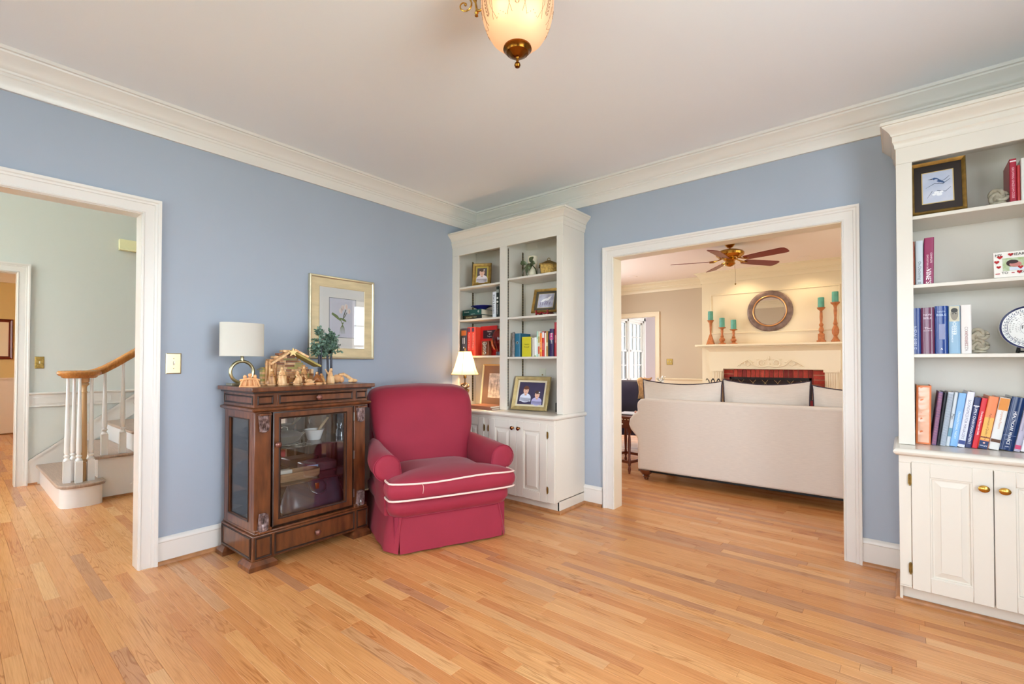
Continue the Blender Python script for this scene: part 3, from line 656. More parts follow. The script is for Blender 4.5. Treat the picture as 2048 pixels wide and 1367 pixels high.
# chair rail with raised strip, ends against the stair skirt
b = MB(); b.box(FX, -2.968, .748, FX+.012, -2.25, .872); b.sweep([(-2.968, 0), (-2.05, 0)][::-1], [(0, 0)], idp) if 0 else None
b.prism([(0, .866), (.014, .866), (.020, .872), (.030, .876), (.032, .884), (.026, .892), (0, .892)], lambda a, c, s_: (FX+a, s_, c), -2.968, -1.9)
b.prism([(0, .748), (.014, .748), (.018, .754), (.012, .760), (0, .760)], lambda a, c, s_: (FX+a, s_, c), -2.968, -2.25)
for (y0, z0, y1, z1) in ((-2.94, .782, -2.35, .788), (-2.94, .838, -2.35, .844), (-2.94, .782, -2.934, .844), (-2.356, .782, -2.35, .844)): b.box(FX+.010, y0, z0, FX+.018, y1, z1)
struct(b, 'trim_7', TRIM, 'white chair rail on the hall wall ending at the stairs')
b = MB(); b.prism([(-2.968, 0), (-2.86, 0), (-2.86, .09), (.10, 2.345), (.10, 2.52), (-2.968, .235)], lambda y, z, s_: (s_, y, z), FX+.001, FX+.014)
b.prism([(-2.968, .235), (.10, 2.52), (.10, 2.495), (-2.968, .21)], lambda y, z, s_: (s_, y, z), FX+.001, FX+.022); struct(b, 'trim_8', TRIM, 'sloping white skirting board beside the stairs')
b = MB(); b.box(FX+.001, -2.968, 0, FX+.02, -2.90, .018); struct(b, 'trim_9', SHOE, smooth=0)
b = MB(); b.box(FX, -2.305, 2.405, FX+.05, .1, 2.52); b.box(FX, -2.305, 2.40, FX+.065, .1, 2.42); struct(b, 'trim_10', mat('landing_lit_yellow', (238, 234, 190), .5), 'short trim board high on the hall wall, yellow light in its colour', bevel=.004)  # yellowish light on the board is put into its colour
STEPX = -1.975; NS = 11; RISE = .19; RUN = .25; SY = -2.885
st = thing('staircase', 'white staircase with oak treads and curled oak handrail in the hall', 'staircase', (-2.55, -2.0, 0)); SO = (-2.55, -2.0, 0)
TREAD = mat('worn_oak_tread', (164, 140, 124), .35, noise=.2, nscale=14, stretch=(.5, 8, 1)); RAILW = mat('oak_handrail', (176, 118, 62), .25, noise=.25, nscale=12, stretch=(8, 8, 1))
NEWELW = mat('light_oak_newel', (196, 158, 112), .4)
WHT = mat('white_gloss_paint', (238, 238, 238), .25)
# bullnose step
def bull(off):
    pts = [(FX+.02, SY-off)]
    ctr = [(-1.93, SY), (-1.87, SY+.012), (-1.838, SY+.05), (-1.822, SY+.11), (-1.822, SY+.18), (-1.835, SY+.235), (-1.86, SY+.262), (-1.90, SY+.27), (STEPX, SY+.27)]
    cx, cy = -2.1, SY+.14
    for x, y in ctr:
        dx, dy = x-cx, y-cy; L_ = math.hypot(dx, dy); pts.append((x+(dx/L_*off if x > -1.92 else 0), y+(dy/L_*off) if y != SY+.27 or x > -1.9 else y+off*.6))
    pts.append((FX+.02, SY+.27)); return pts
MB().prism(bull(0), idp, 0, .163).build('riser', WHT, st, world=SO, smooth=50)
MB().prism(bull(.028), idp, .163, .190).build('tread', TREAD, st, world=SO, bevel=.008, segs=3, smooth=50)
for i in range(1, NS):
    y = SY+RUN*i; z0 = RISE*i; z1 = z0+RISE
    MB().box(FX+.015, y, z0, STEPX-.0202, y+.02, z1-.027).build('riser', WHT, st, world=SO, smooth=0)
    MB().box(FX+.015, y-.028, z1-.027, STEPX+.030, y+RUN+.004, z1).build('tread', TREAD, st, world=SO, bevel=.010, segs=3)
pg = [(SY+.27, 0)]+[p for i in range(1, NS) for p in ((SY+RUN*i+.001, RISE*i if i > 1 else 0), (SY+RUN*i+.001, RISE*(i+1)-.028))]+[(SY+RUN*NS, RISE*NS-.028), (SY+RUN*NS, 0)]
pg = [(SY+RUN*1, 0)]+[p for i in range(1, NS) for p in ((SY+RUN*i, RISE*(i+1)-.028), (SY+RUN*(i+1), RISE*(i+1)-.028))]+[(SY+RUN*NS, 0)]
MB().prism(pg, lambda y, z, s_: (s_, y, z), STEPX-.02, STEPX).build('stringer', WHT, st, world=SO, smooth=0)
b = MB(); y0 = SY+RUN*1.9
b.prism([(y0, .10), (y0+.03, .10), (y0+1.6, 1.30), (y0+1.6, 1.345)], lambda y, z, s_: (s_, y, z), STEPX, STEPX+.014); b.box(STEPX, y0+.02, .10, STEPX+.014, y0+1.8, .125); b.build('stringer_moulding', WHT, st, world=SO, smooth=0)
MB().box(STEPX, SY+.28, 0, STEPX+.016, SY+RUN*NS, .018).build('shoe_moulding', SHOE, st, world=SO, smooth=0)
def baluster(x, y, z0, z1, m=WHT, nm='baluster', w=.023):
    b = MB(); zb = z0+.20
    b.box(x-w, y-w, z0, x+w, y+w, zb-.02)
    b.lathe([(w*.9, zb-.022), (w*.98, zb-.012), (w*.72, zb-.002), (.013, zb+.004), (.020, zb+.014), (.020, zb+.022), (.013, zb+.03), (.017, zb+.042), (.019, zb+.055), (.0165, zb+.2), (.011, z1-.12), (.0095, z1)], (x, y, 0), 14)
    b.build(nm, m, st, world=SO)
for (x, y) in ((-1.962, -2.834), (-1.908, -2.767), (-1.930, -2.688), (-2.035, -2.785)): baluster(x, y, .19, 1.055)
b = MB(); x, y = -1.945, -2.735
b.lathe([(.022, .19), (.022, .34), (.018, .345), (.026, .352), (.026, .366), (.019, .372), (.024, .40), (.0245, .45), (.018, .93), (.024, .935), (.018, .945), (.018, .975), (.020, .985), (.034, 1.0), (.034, 1.012), (.026, 1.016), (.034, 1.022), (.036, 1.056)], (x, y, 0), 18); b.build('newel_post', NEWELW, st, world=SO)
b = MB(); b.lathe([(0, 1.055), (.10, 1.055), (.112, 1.062), (.118, 1.072), (.132, 1.080), (.142, 1.094), (.142, 1.106), (.132, 1.116), (.10, 1.120), (0, 1.120)], (-1.962, -2.762, 0), 36, sx=.95); b.build('handrail_volute', RAILW, st, world=SO)
b = MB(); sec = [(-.024, -.03), (-.022, -.014), (-.034, -.004), (-.036, .010), (-.026, .024), (0, .030), (.026, .024), (.036, .010), (.034, -.004), (.022, -.014), (.024, -.03)]
pth = [(-2.02, -2.80, 1.088), (-2.015, -2.70, 1.090), (-2.008, -2.65, 1.102), (-2.005, -2.60, 1.128), (-2.005, -2.52, 1.180), (-2.005, -2.36, 1.298), (-2.005, .05, 1.298+2.41*.74)]
rings = [[(x+u, y-v*.45, z+v) for u, v in sec] for x, y, z in pth]; b.loft(rings); b.build('handrail', RAILW, st, world=SO, smooth=60)
for i in range(1, 8):
    for f in (.30, .80):
        y = SY+RUN*(i-.12+f); zt = 1.298+(y+2.36)*.74-.03
        if y < -2.45: zt = 1.180+(y+2.52)*.7-.03
        baluster(-2.005, y, RISE*(i+1), zt)
# hall switch plate
def switch_plate(label, fn, w, h, n=1, m=AGED, loc=(0, 0, 0), cat='light switch'):
    t = thing('switch_plate', label, cat, loc)
    b = MB(); b.loft([[fn(-w/2, -h/2, 0), fn(w/2, -h/2, 0), fn(w/2, h/2, 0), fn(-w/2, h/2, 0)], [fn(-w/2, -h/2, .003), fn(w/2, -h/2, .003), fn(w/2, h/2, .003), fn(-w/2, h/2, .003)], [fn(-w/2+.005, -h/2+.005, .006), fn(w/2-.005, -h/2+.005, .006), fn(w/2-.005, h/2-.005, .006), fn(-w/2+.005, h/2-.005, .006)]])
    b.build('plate', m, t, smooth=0)
    for i in range(n):
        a = (i-(n-1)/2)*.046; k = MB(); ps = [(a-.004, -.012), (a+.004, -.012), (a+.004, .012), (a-.004, .012)]
        k.loft([[fn(p, q, .005) for p, q in ps], [fn(p, q*.5+.006, .016) for p, q in ps]]); k.build('toggle', mat('ivory_plastic', (236, 230, 214), .4), t, smooth=0)
        for q in (-.03, .03): s_ = MB(); s_.loft([[fn(a+.003*math.cos(c), q+.003*math.sin(c), .006) for c in [k_*PI/4 for k_ in range(8)]], [fn(a+.002*math.cos(c), q+.002*math.sin(c), .0075) for c in [k_*PI/4 for k_ in range(8)]]]); s_.build('screw', AGED, t)
    return t
switch_plate('brass single switch plate on the pale green hall wall', lambda a, z, h: (h, a, z), .066, .118, 1, loc=(FX+.0005, -2.897, 1.185))
SILVERG = mat('satin_brass_plate', (196, 184, 150), .28, 1)
switch_plate('satin brass switch plate on the blue wall beside the hall opening', lambda a, z, h: (h, a, z), .078, .124, 1, SILVERG, (.0005, -2.608, 1.182))
# dining room
DX = -8.0
b = MB(); b.box(DX-.1, -5.6, 0, DX, -1.2, CH); struct(b, 'wall_dining_far', OCHRE, smooth=0)
b = MB(); wall_open(b, 'y', -5.7, -5.6, DX, FX-.125, CH, [(-6.6, -4.6, .8, 2.4)]); sash_window('window_added_9', 'y', -5.7, -6.6, -4.6, .8, 2.4, 4, 2); struct(b, 'wall_dining_left', OCHRE, smooth=0)  # the window here is unseen, added to suit the dining fill
b = MB(); b.box(DX, -1.2, 0, FX-.125, -1.1, CH); struct(b, 'wall_dining_right', OCHRE, smooth=0)
b = MB(); b.box(DX, -5.7, CH, FX-.125, -1.1, CH+.1); struct(b, 'ceiling_dining', CEIL, smooth=0)
b = MB(); b.box(DX, -5.6, 0, DX+.012, -1.2, .93); b.box(DX, -5.6, .905, DX+.035, -1.2, .93); b.box(DX, -5.6, .86, DX+.02, -1.2, .868); b.box(DX, -5.6, .80, DX+.018, -1.2, .812); b.box(DX, -5.6, 0, DX+.022, -1.2, .17); struct(b, 'trim_11', PEACHW, 'peach white wainscot in the dining room', smooth=0)
b = MB(); b.box(DX, -5.6, 0, DX+.04, -1.2, .02); struct(b, 'trim_12', SHOE, smooth=0)
b = MB(); b.prism([(0, 2.50), (.02, 2.50), (.03, 2.58), (.10, 2.68), (.10, 2.70), (0, 2.70)], lambda a, c, s_: (DX+a, s_, c), -5.6, -1.2); struct(b, 'trim_13', PEACHW, smooth=0)
def picture_frame(parent, fn, w, h, bw, prof, m, W0=None, name='frame'):
    """fn(a,z,h): frame outer size w x h centred, mitred profile [(inset,height)]"""
    b = MB(); rings = []
    P = [(-w/2, -h/2), (w/2, -h/2), (w/2, h/2), (-w/2, h/2)]
    b.sweep(P, prof, fn, closed=True)
    return b.build(name, m, parent)
t = thing('framed_picture', 'dark red framed picture on the ochre dining room wall', 'picture', (DX+.001, -3.08, 1.565))
MAHO = mat('mahogany_frame', (112, 36, 20), .3)
fnx = lambda a, z, h: (h, a, z)
picture_frame(t, fnx, .60, .66, .05, [(0, 0), (0, .02), (.01, .028), (.03, .018), (.045, .024), (.05, .018), (.05, 0)], MAHO)
MB().box(.004, -.27, -.30, .010, .27, .30).build('mat_board', mat('cream_mat_board', (242, 226, 200), .7), t, smooth=0)
flat(rect(-.14, -.15, .14, .17), lambda a, z: (.0115, a, z)).build('print', mat('beige_print', (205, 196, 176), .7, noise=.4, nscale=14), t, smooth=0)

# ---------------------------------------------------------------- living room shell
LY = 5.07; LXL = -1.4
LCEIL = mat('living_ceiling_paint', (238, 222, 212), .8)
b = MB(); wall_open(b, 'y', LY, LY+.12, LXL-.1, XR, CH, [(-1.06, -.212, 0, 2.06)]); struct(b, 'wall_living_far', TAUPE, smooth=0)
b = MB(); wall_open(b, 'x', LXL-.1, LXL, WT, LY, CH, [(1.5, 3.9, .6, 2.3)]); struct(b, 'wall_living_left', TAUPE, smooth=0)
sash_window('window_4', 'x', LXL-.1, 1.5, 3.9, .6, 2.3, 6, 2, 1)
b = MB(); wall_open(b, 'x', XR, XR+.12, WT, LY+.12, CH, [(1.4, 3.8, .65, 2.35)]); sash_window('window_added_10', 'x', XR+.12, 1.4, 3.8, .65, 2.35, 6, 2, -1); struct(b, 'wall_living_right', TAUPE, smooth=0)  # window out of view, added for the living room fill
b = MB(); b.box(LXL-.1, .062, CH, XR+.12, LY+.12, CH+.1); struct(b, 'ceiling_living', LCEIL, smooth=0)
b = MB(); b.sweep([(XR, WT), (XR, LY), (2.84, LY), (2.84, 4.72), (.76, 4.72), (.76, LY), (LXL, LY), (LXL, WT)], CROWN, idp, closed=True); struct(b, 'trim_14', CREAM, 'cream crown moulding around the living room ceiling')
b = MB(); b.sweep([(.76, LY), (-.124, LY)], [(0, .0), (.012, 0), (.012, .86), (.018, .862), (.022, .874), (.032, .880), (.034, .894), (.028, .904), (0, .904)], idp); struct(b, 'trim_15', CREAM, 'cream wainscot and chair rail left of the fireplace')
casing('trim_16', -1.06, -.212, 2.06, lambda a, z, h: (a, LY-h, z)).data.materials[0] = CREAM
b = MB(); b.box(-.215, LY-.003, 0, -.212, LY+.123, 2.06); b.box(-1.06, LY-.003, 2.057, -.212, LY+.123, 2.06); struct(b, 'door_4', TRIM, 'cased doorway to the sunroom', smooth=0)
# sunroom
b = MB(); wall_open(b, 'x', -1.35, -1.25, LY+.12, 7.0, CH, [(5.35, 6.88, .75, 2.15)]); struct(b, 'wall_sunroom_left', mat('sunroom_paint', (214, 204, 208), .6), smooth=0)
b = MB(); b.box(-1.35, 7.0, 0, 1.6, 7.1, CH); struct(b, 'wall_sunroom_far', MATS['sunroom_paint'], smooth=0)
b = MB(); wall_open(b, 'x', 1.5, 1.6, LY+.12, 7.0, CH, [(5.45, 6.75, .85, 2.15)]); sash_window('window_added_11', 'x', 1.6, 5.45, 6.75, .85, 2.15, 3, 2, -1); struct(b, 'wall_sunroom_right', MATS['sunroom_paint'], smooth=0)  # right-hand window is unseen, added for the sunroom fill
b = MB(); b.box(-1.35, LY+.12, CH, 1.6, 7.1, CH+.1); struct(b, 'ceiling_sunroom', CEIL, smooth=0)
sash_window('window_5', 'x', -1.35, 5.35, 6.10, .75, 2.15, 3, 2, 1, 'white multi-pane sash window seen through the far doorway')
sash_window('window_6', 'x', -1.35, 6.13, 6.88, .75, 2.15, 3, 2, 1, 'second white multi-pane sash window deeper in the sunroom')
b = MB(); b.box(-1.255, 5.27, .68, -1.235, 5.35, 2.22); b.box(-1.255, 6.88, .68, -1.235, 6.95, 2.22); b.box(-1.255, 5.27, 2.15, -1.235, 6.95, 2.23); b.box(-1.255, 6.09, .75, -1.235, 6.14, 2.15); struct(b, 'trim_17', TRIM, smooth=0)
# chimney breast
b = MB(); b.box(.76, 4.72, 1.40, 2.84, LY-.001, CH-.001); b.box(.76, 4.72, 0, 1.10, LY-.001, 1.40); b.box(2.50, 4.72, 0, 2.84, LY-.001, 1.40); b.box(1.10, 4.78, .98, 2.50, LY-.001, 1.40)
br = struct(b, 'wall_chimney_breast', CREAM, smooth=0)
b = MB()
for (x0, z0, x1, z1) in ((.90, 1.66, 2.70, 2.325),):
    b.sweep([(x0, z0), (x1, z0), (x1, z1), (x0, z1)], [(0, 0), (0, .006), (.008, .012), (.018, .012), (.024, .004), (.024, 0)], lambda a, z, h: (a, 4.72-h, z), closed=True)
b.build('panel_moulding', CREAM, br)
fp = thing('fireplace', 'cream mantelpiece with fluted pilasters and carved scroll over red brick', 'fireplace', (1.80, 4.60, 0)); FO = (1.80, 4.60, 0)
b = MB(); b.box(.86, 4.70, 1.09, 2.74, 4.719, 1.40)
b.sweep([(.90, 4.72), (.90, 4.66), (2.70, 4.66), (2.70, 4.72)][::-1], [(-.01, 1.09), (0, 1.09), (0, 1.37), (.012, 1.385), (.03, 1.41), (.055, 1.43), (.06, 1.45), (-.01, 1.45)], lambda x, y, h: (x, y, h))
b.build('frieze', CREAM, fp, world=FO)
b = MB(); b.box(.70, 4.53, 1.455, 2.90, 4.719, 1.488); b.box(.74, 4.56, 1.44, 2.86, 4.719, 1.455); b.build('mantel_shelf', CREAM, fp, world=FO, bevel=.006)
for (xa, xb) in ((.93, 1.09), (2.51, 2.67)):
    b = MB(); b.box(xa, 4.68, 0, xb, 4.719, 1.05); b.box(xa-.02, 4.655, 1.05, xb+.02, 4.719, 1.09); b.box(xa-.02, 4.66, 0, xb+.02, 4.719, .12)
    for i in range(5): x = xa+.012+i*(xb-xa-.024)/5; b.box(x+.004, 4.672, .14, x+(xb-xa-.024)/5-.004, 4.681, 1.04)
    b.build('pilaster', CREAM, fp, world=FO, smooth=0)
# carved scroll applique
b = MB()
def spiral(cx, cz, r0, r1, a0, turns, sgn=1, n=26, th=.008):
    b.tube([(cx+sgn*lerp(r0, r1, i/n)*math.cos(a0+turns*2*PI*i/n), 4.655, cz+lerp(r0, r1, i/n)*math.sin(a0+turns*2*PI*i/n)) for i in range(n+1)], [lerp(th, th*.5, i/n)*1.35 for i in range(n+1)], 6)
for sgn in (1, -1):
    X = lambda d: 1.785+sgn*d
    spiral(X(.10), 1.185, .065, .012, -2.0, 1.4, sgn); spiral(X(.30), 1.175, .060, .012, PI*.9, -1.3, sgn)
    b.tube([(X(.0), 4.655, 1.14), (X(.06), 4.655, 1.128), (X(.14), 4.655, 1.126), (X(.22), 4.655, 1.15), (X(.30), 4.655, 1.232), (X(.38), 4.655, 1.19), (X(.46), 4.655, 1.135)], [.014, .014, .012, .011, .012, .010, .006], 6)
    for d, z, a in ((.36, 1.16, .4), (.42, 1.145, .2), (.05, 1.235, 1.2), (.16, 1.24, 2.0), (.23, 1.20, .8)): b.ball((X(d), 4.657, z), .022, .008, .009, 8)
b.ball((1.785, 4.655, 1.26), .012, .009, .035, 8); b.ball((1.785, 4.655, 1.16), .02, .01, .03, 8); b.box(1.32, 4.652, 1.118, 2.25, 4.66, 1.124)
b.build('carved_scroll', CREAM, fp, world=FO)
BR = [mat('red_brick_%d' % i, c, .75, noise=.3, nscale=30, bump=.3, bscale=80) for i, c in enumerate(('b03a28', '9a2c20', 'bc4630', '842218'))]
MB().box(1.10, 4.752, 0, 2.50, 4.779, 1.09).build('mortar', mat('brick_mortar', (214, 168, 132), .9), fp, world=FO, smooth=0)
MB().box(1.30, 4.745, .0, 2.30, 4.753, .86).build('firebox', mat('firebox_black', (18, 12, 10), .9), fp, world=FO, smooth=0)  # thin black panel in place of an open firebox
brv = MB().box(-.5, -.5, -.5, .5, .5, .5)
def brick(cx, cz, sx, sz):
    b = MB(); b.box(cx-sx/2, 4.738, cz-sz/2, cx+sx/2, 4.752, cz+sz/2); b.build('brick', random.choice(BR), fp, world=FO, smooth=0)
for i in range(17): brick(1.25+.0325+i*.065, .975, .056, .215)
for j in range(15):
    z = 1.075-.033-.0715*j
    for c in (1.175, 2.428): brick(c, z, .143, .060)
sc_ = thing('fireplace_screen', 'black fire screen with diagonal brass bars before the red bricks', 'fire screen', (1.80, 4.55, 0)); 
b = MB()
for (x0, z0, x1, z1) in ((-.56, .0, -.53, .965), (.53, 0, .56, .965), (-.56, .925, .56, .965), (-.56, .03, .56, .06)): b.box(x0, -.01, z0, x1, .01, z1)
b.build('frame', BLACK, sc_, smooth=0)
b = MB()
for i in range(13): x = -.52+i*.085; b.tube([(x, 0, .925), (x+(.10 if i % 2 else -.08), 0, .82), (x+(.02 if i % 2 else .1), 0, .06)], .003, 5)
b.build('bars', mat('antique_brass_wire', (170, 140, 90), .4, 1), sc_)
MB().box(-.53, .004, .06, .53, .006, .925).build('mesh', glass_mat('smoked_mesh', (.25, .22, .2), .0, .5), sc_, smooth=0)
# dark iron finial seen beside the fireplace
t = thing('iron_basket', 'small black curled iron rack left of the brick fireplace', 'log rack', (1.13, 4.35, 0))
b = MB()
for k in range(4):
    x = -.13+k*.085
    b.tube([(x, 0, 0), (x, 0, .80), (x-.02, 0, .90), (x-.05, 0, .935), (x-.065, 0, .905)], .007, 6); b.tube([(x, 0, .80), (x+.02, 0, .90), (x+.05, 0, .935), (x+.065, 0, .905)], .007, 6)
b.build('rack_rods', BLACK, t)
MB().box(-.17, -.10, 0, .17, .10, .03).build('rack_base', BLACK, t); 
# candlesticks
CANDLE = mat('teal_candle_wax', (92, 158, 138), .5, noise=.15, nscale=20); TERRA = mat('carved_orange_wood', (186, 112, 62), .5, noise=.3, nscale=30)
def candlestick(label, x, y, hh, hc, kind):
    t = thing('candlestick', label, 'candlestick', (x, y, 1.489), 0, 'carved candlesticks along the mantel shelf')
    b = MB(); H = hh
    if kind == 'cone': b.loft([[(sx*.058, sy*.058, 0) for sx, sy in ((-1,-1),(1,-1),(1,1),(-1,1))], [(sx*.05, sy*.05, .02) for sx, sy in ((-1,-1),(1,-1),(1,1),(-1,1))], [(sx*.018, sy*.018, H*.38) for sx, sy in ((-1,-1),(1,-1),(1,1),(-1,1))]]); pr = [(.018, H*.37), (.022, H*.40), (.012, H*.44), (.016, H*.70), (.022, H*.88), (.045, H*.96), (.055, H), (.04, H)]
    elif kind == 'square':
        b.box(-.052, -.052, 0, .052, .052, .025); b.box(-.038, -.038, .025, .038, .038, H*.24); pr = [(.03, H*.24), (.02, H*.28), (.032, H*.32), (.032, H*.38), (.018, H*.44), (.030, H*.50), (.014, H*.56), (.020, H*.72), (.016, H*.90), (.045, H*.96), (.055, H), (.04, H)]
    else: pr = [(.055, 0), (.055, .015), (.035, H*.08), (.022, H*.14), (.042, H*.22), (.045, H*.30), (.020, H*.42), (.030, H*.46), (.022, H*.50), (.015, H*.60), (.022, H*.78), (.018, H*.86), (.026, H*.92), (.055, H*.97), (.058, H), (.04, H)]
    b.lathe(pr, (0, 0, 0), 18); b.build('stick', TERRA, t)
    MB().lathe([(.040, H), (.041, H+.01), (.040, H+hc-.004), (.034, H+hc), (.01, H+hc-.003)], (0, 0, 0), 20).build('candle', CANDLE, t)
candlestick('tallest of the three left candlesticks, with a tapered square foot', .935, 4.60, .40, .15, 'cone')
candlestick('middle height turned candlestick left of the mirror', 1.115, 4.60, .275, .155, 'turn')
candlestick('shortest turned candlestick, nearest the mirror on its left', 1.29, 4.60, .235, .155, 'turn')
candlestick('candlestick with a square block foot right of the mirror', 2.475, 4.60, .50, .145, 'square')
candlestick('tallest candlestick with a bulbous stem at the right end of the mantel', 2.645, 4.60, .565, .150, 'turn')
# round mirror
t = thing('round_mirror', 'round gilt framed mirror hanging above the mantel shelf', 'mirror', (1.79, 4.716, 1.995))
b = MB(); b.lathe([(.21, 0), (.21, .016), (.225, .024), (.24, .018), (.255, .022), (.285, .026), (.31, .020), (.32, .012), (.32, 0)], (0, 0, 0), 48, 'y'); 
fr_ = b.build('frame', mat('bronze_gilt_frame', (128, 106, 96), .5, .3, noise=.4, nscale=14), t)
b = MB(); b.tube([(.232*math.cos(a), -.020, .232*math.sin(a)) for a in [2*PI*i/48 for i in range(48)]], .010, 8, True); b.build('inner_ring', mat('warm_gilt', (206, 150, 92), .35, .6), t)
MB().lathe([(0, .006), (.212, .006), (.212, .010), (0, .010)], (0, 0, 0), 40, 'y').build('mirror_glass', mat('mirror', (240, 240, 240), .02, 1), t)
# ceiling fan
t = thing('ceiling_fan', 'brass ceiling fan with five cherry blades in the living room', 'ceiling fan', (1.69, 2.90, 2.70), R(39.73))
b = MB(); b.lathe([(0, 0), (.06, 0), (.06, -.012), (.03, -.04), (.012, -.045), (.012, -.07), (0, -.07)], (0, 0, 0), 24); b.build('canopy', BRASS, t)
b = MB(); b.lathe([(0, -.06), (.05, -.062), (.10, -.075), (.155, -.095), (.17, -.115), (.165, -.14), (.13, -.17), (.10, -.18), (0, -.18)], (0, 0, 0), 32); b.build('motor_housing', BRASS, t)
b = MB(); b.lathe([(0, -.18), (.07, -.182), (.075, -.20), (.055, -.215), (.06, -.235), (.065, -.25), (.04, -.275), (.015, -.285), (0, -.287)], (0, 0, 0), 24); b.build('switch_housing', BRASS, t)
BL1 = mat('cherry_fan_blade', (120, 26, 22), .35)
for k in range(5):
    a = R(86+72*k); ca, sa = math.cos(a), math.sin(a)
    P = lambda r, s_, z: (ca*r-sa*s_, sa*r+ca*s_, z)
    b = MB(); b.tube([P(.10, 0, -.185), P(.15, 0, -.20), P(.19, .03, -.21), P(.24, .02, -.212)], .008, 6); b.tube([P(.15, 0, -.20), P(.19, -.03, -.214), P(.24, -.02, -.215)], .008, 6); b.build('blade_bracket', BRASS, t)
    ol = [(.20, -.05), (.22, -.055), (.45, -.068), (.68, -.072), (.71, -.055), (.72, 0), (.71, .055), (.68, .072), (.45, .068), (.22, .055), (.20, .05)]
    b = MB(); b.prism(ol, lambda r, s_, h: P(r, s_, -.208+h-s_*.22), -.003, .003); b.build('fan_blade', BL1, t, smooth=0)
b = MB(); b.tube([(.05, -.02, -.26), (.06, -.02, -.36), (.06, -.02, -.50)], .0018, 5); b.ball((.06, -.02, -.51), .011, n=10); b.build('pull_chain', AGED, t)
for i, (x, y, lb) in enumerate(((-.27, 4.21, 'recessed ceiling light near the sunroom doorway'), (1.43, 4.39, 'recessed ceiling light just behind the fan'), (2.30, 4.34, 'recessed ceiling light right of the fan blades'))):
    t = thing('recessed_light', lb, 'ceiling light', (x, y, CH), 0, 'recessed lights in the living room ceiling')
    MB().lathe([(.062, -.001), (.085, -.001), (.085, -.005), (.078, -.008), (.062, -.006)], (0, 0, 0), 28).build('trim_ring', LCEIL, t)
    MB().lathe([(0, -.003), (.062, -.003), (.062, -.0045), (0, -.0045)], (0, 0, 0), 24).build('lens', mat('lit_lens', (255, 236, 205), .5, emit=6), t)
    spot('recessed_lamp', (x, y, CH-.02), 14, (1, .78, .52), 130)
t = thing('recessed_light', 'added unseen ceiling light above the near side of the living room', 'ceiling light', (2.4, .75, CH), 0, 'recessed lights in the living room ceiling')  # unseen extra fixture and spot, added to brighten the sofa
MB().lathe([(.062, -.001), (.085, -.001), (.085, -.005), (.078, -.008), (.062, -.006)], (0, 0, 0), 28).build('trim_ring', LCEIL, t); MB().lathe([(0, -.003), (.062, -.003), (.062, -.0045), (0, -.0045)], (0, 0, 0), 24).build('lens', MATS['lit_lens'], t)
spot('recessed_lamp', (2.4, .75, CH-.02), 14, (1, .92, .82), 130)
switch_plate('brass switch plate on the taupe wall left of the fireplace', lambda a, z, h: (a, -h, z), .115, .112, 2, AGED, (.063, LY-.0005, 1.205))

# ---------------------------------------------------------------- red armchair
def fabric(name, c, c2, sheen=.3):
    M = mat(name, c, .75, noise=.10, nscale=3, bump=.25, bscale=500, sheen=sheen); return M
RED = fabric('crimson_upholstery', (150, 34, 56), None, .15); PIPE = mat('cream_piping', (236, 206, 196), .6); REDP = mat('crimson_welt', (140, 30, 55), .7)
ch = thing('armchair', 'crimson upholstered club armchair with cream piped seat cushion and pleated skirt', 'armchair', (1.1335, -1.3465, 0), R(67.43))
CXo = -.015
def T(x, y, z): return (x+CXo, y, z)
def smoothpoly(pts, it=2):
    for _ in range(it):
        q = []
        for i in range(len(pts)):
            a, b_ = pts[i], pts[(i+1) % len(pts)]; q += [tuple(a[k]*.75+b_[k]*.25 for k in range(len(a))), tuple(a[k]*.25+b_[k]*.75 for k in range(len(a)))]
        pts = q
    return pts
# skirt: panels with inverted pleats at the front corners
def skirt_panel(pts, name='skirt'):
    b = MB(); rings = []
    n = 14; P = [Vector(p) for p in pts]
    seg = [(P[i+1]-P[i]).length for i in range(len(P)-1)]; tot = sum(seg)
    def at(t):
        d = t*tot
        for i, s_ in enumerate(seg):
            if d <= s_+1e-9: return P[i].lerp(P[i+1], d/s_), (P[i+1]-P[i]).normalized()
            d -= s_
        return P[-1], (P[-1]-P[-2]).normalized()
    for j in range(n+1):
        p, d = at(j/n); nn = Vector((d.y, -d.x)); col = []
        for z, o in ((.228, -.030), (.20, -.026), (.12, -.010), (.012, .004)):
            w = .004*math.sin(j*1.7+z*9)*(1-z/.23); q = p+nn*(o+w); col.append(T(q.x, q.y, z))
        for z, o in ((.012, -.002), (.12, -.016), (.20, -.032), (.228, -.036)): q = p+nn*o; col.append(T(q.x, q.y, z))
        rings.append(col)
    b.loft(rings); b.build(name, RED, ch, smooth=60)
skirt_panel([(-.355, 0), (.345, 0)]); skirt_panel([(-.425, .79), (-.428, .45), (-.425, .10), (-.366, .003)][::1]); skirt_panel([(.356, .003), (.415, .10), (.418, .45), (.415, .79)]); skirt_panel([(.415, .795), (-.425, .795)])
MB().box(-.38+CXo, .035, .06, .38+CXo, .76, .23).build('base_frame', REDP, ch)
def outline_u(hw, y0, y1, r, n=8):
    pts = []
    for cx, cy, a0 in ((hw-r, y0+r, -90), (hw-r, y1-r, 0), (-hw+r, y1-r, 90), (-hw+r, y0+r, 180)):
        for i in range(n+1): a = R(a0+90*i/n); pts.append((cx+r*math.cos(a), cy+r*math.sin(a)))
    return pts
b = MB(); rings = []
for z, o in ((.222, -.028), (.235, -.004), (.27, .012), (.31, .012), (.335, -.004), (.345, -.03)): rings.append([T(x, y, z) for x, y in outline_u(.405+o, -.0-o, .78+o*.3, .09)])
b.loft(rings); b.build('seat_deck', RED, ch, smooth=80)
b = MB(); b.tube([T(x, y, .226) for x, y in outline_u(.385, .018, .78, .09)], .005, 6, True); b.build('skirt_welt', REDP, ch)
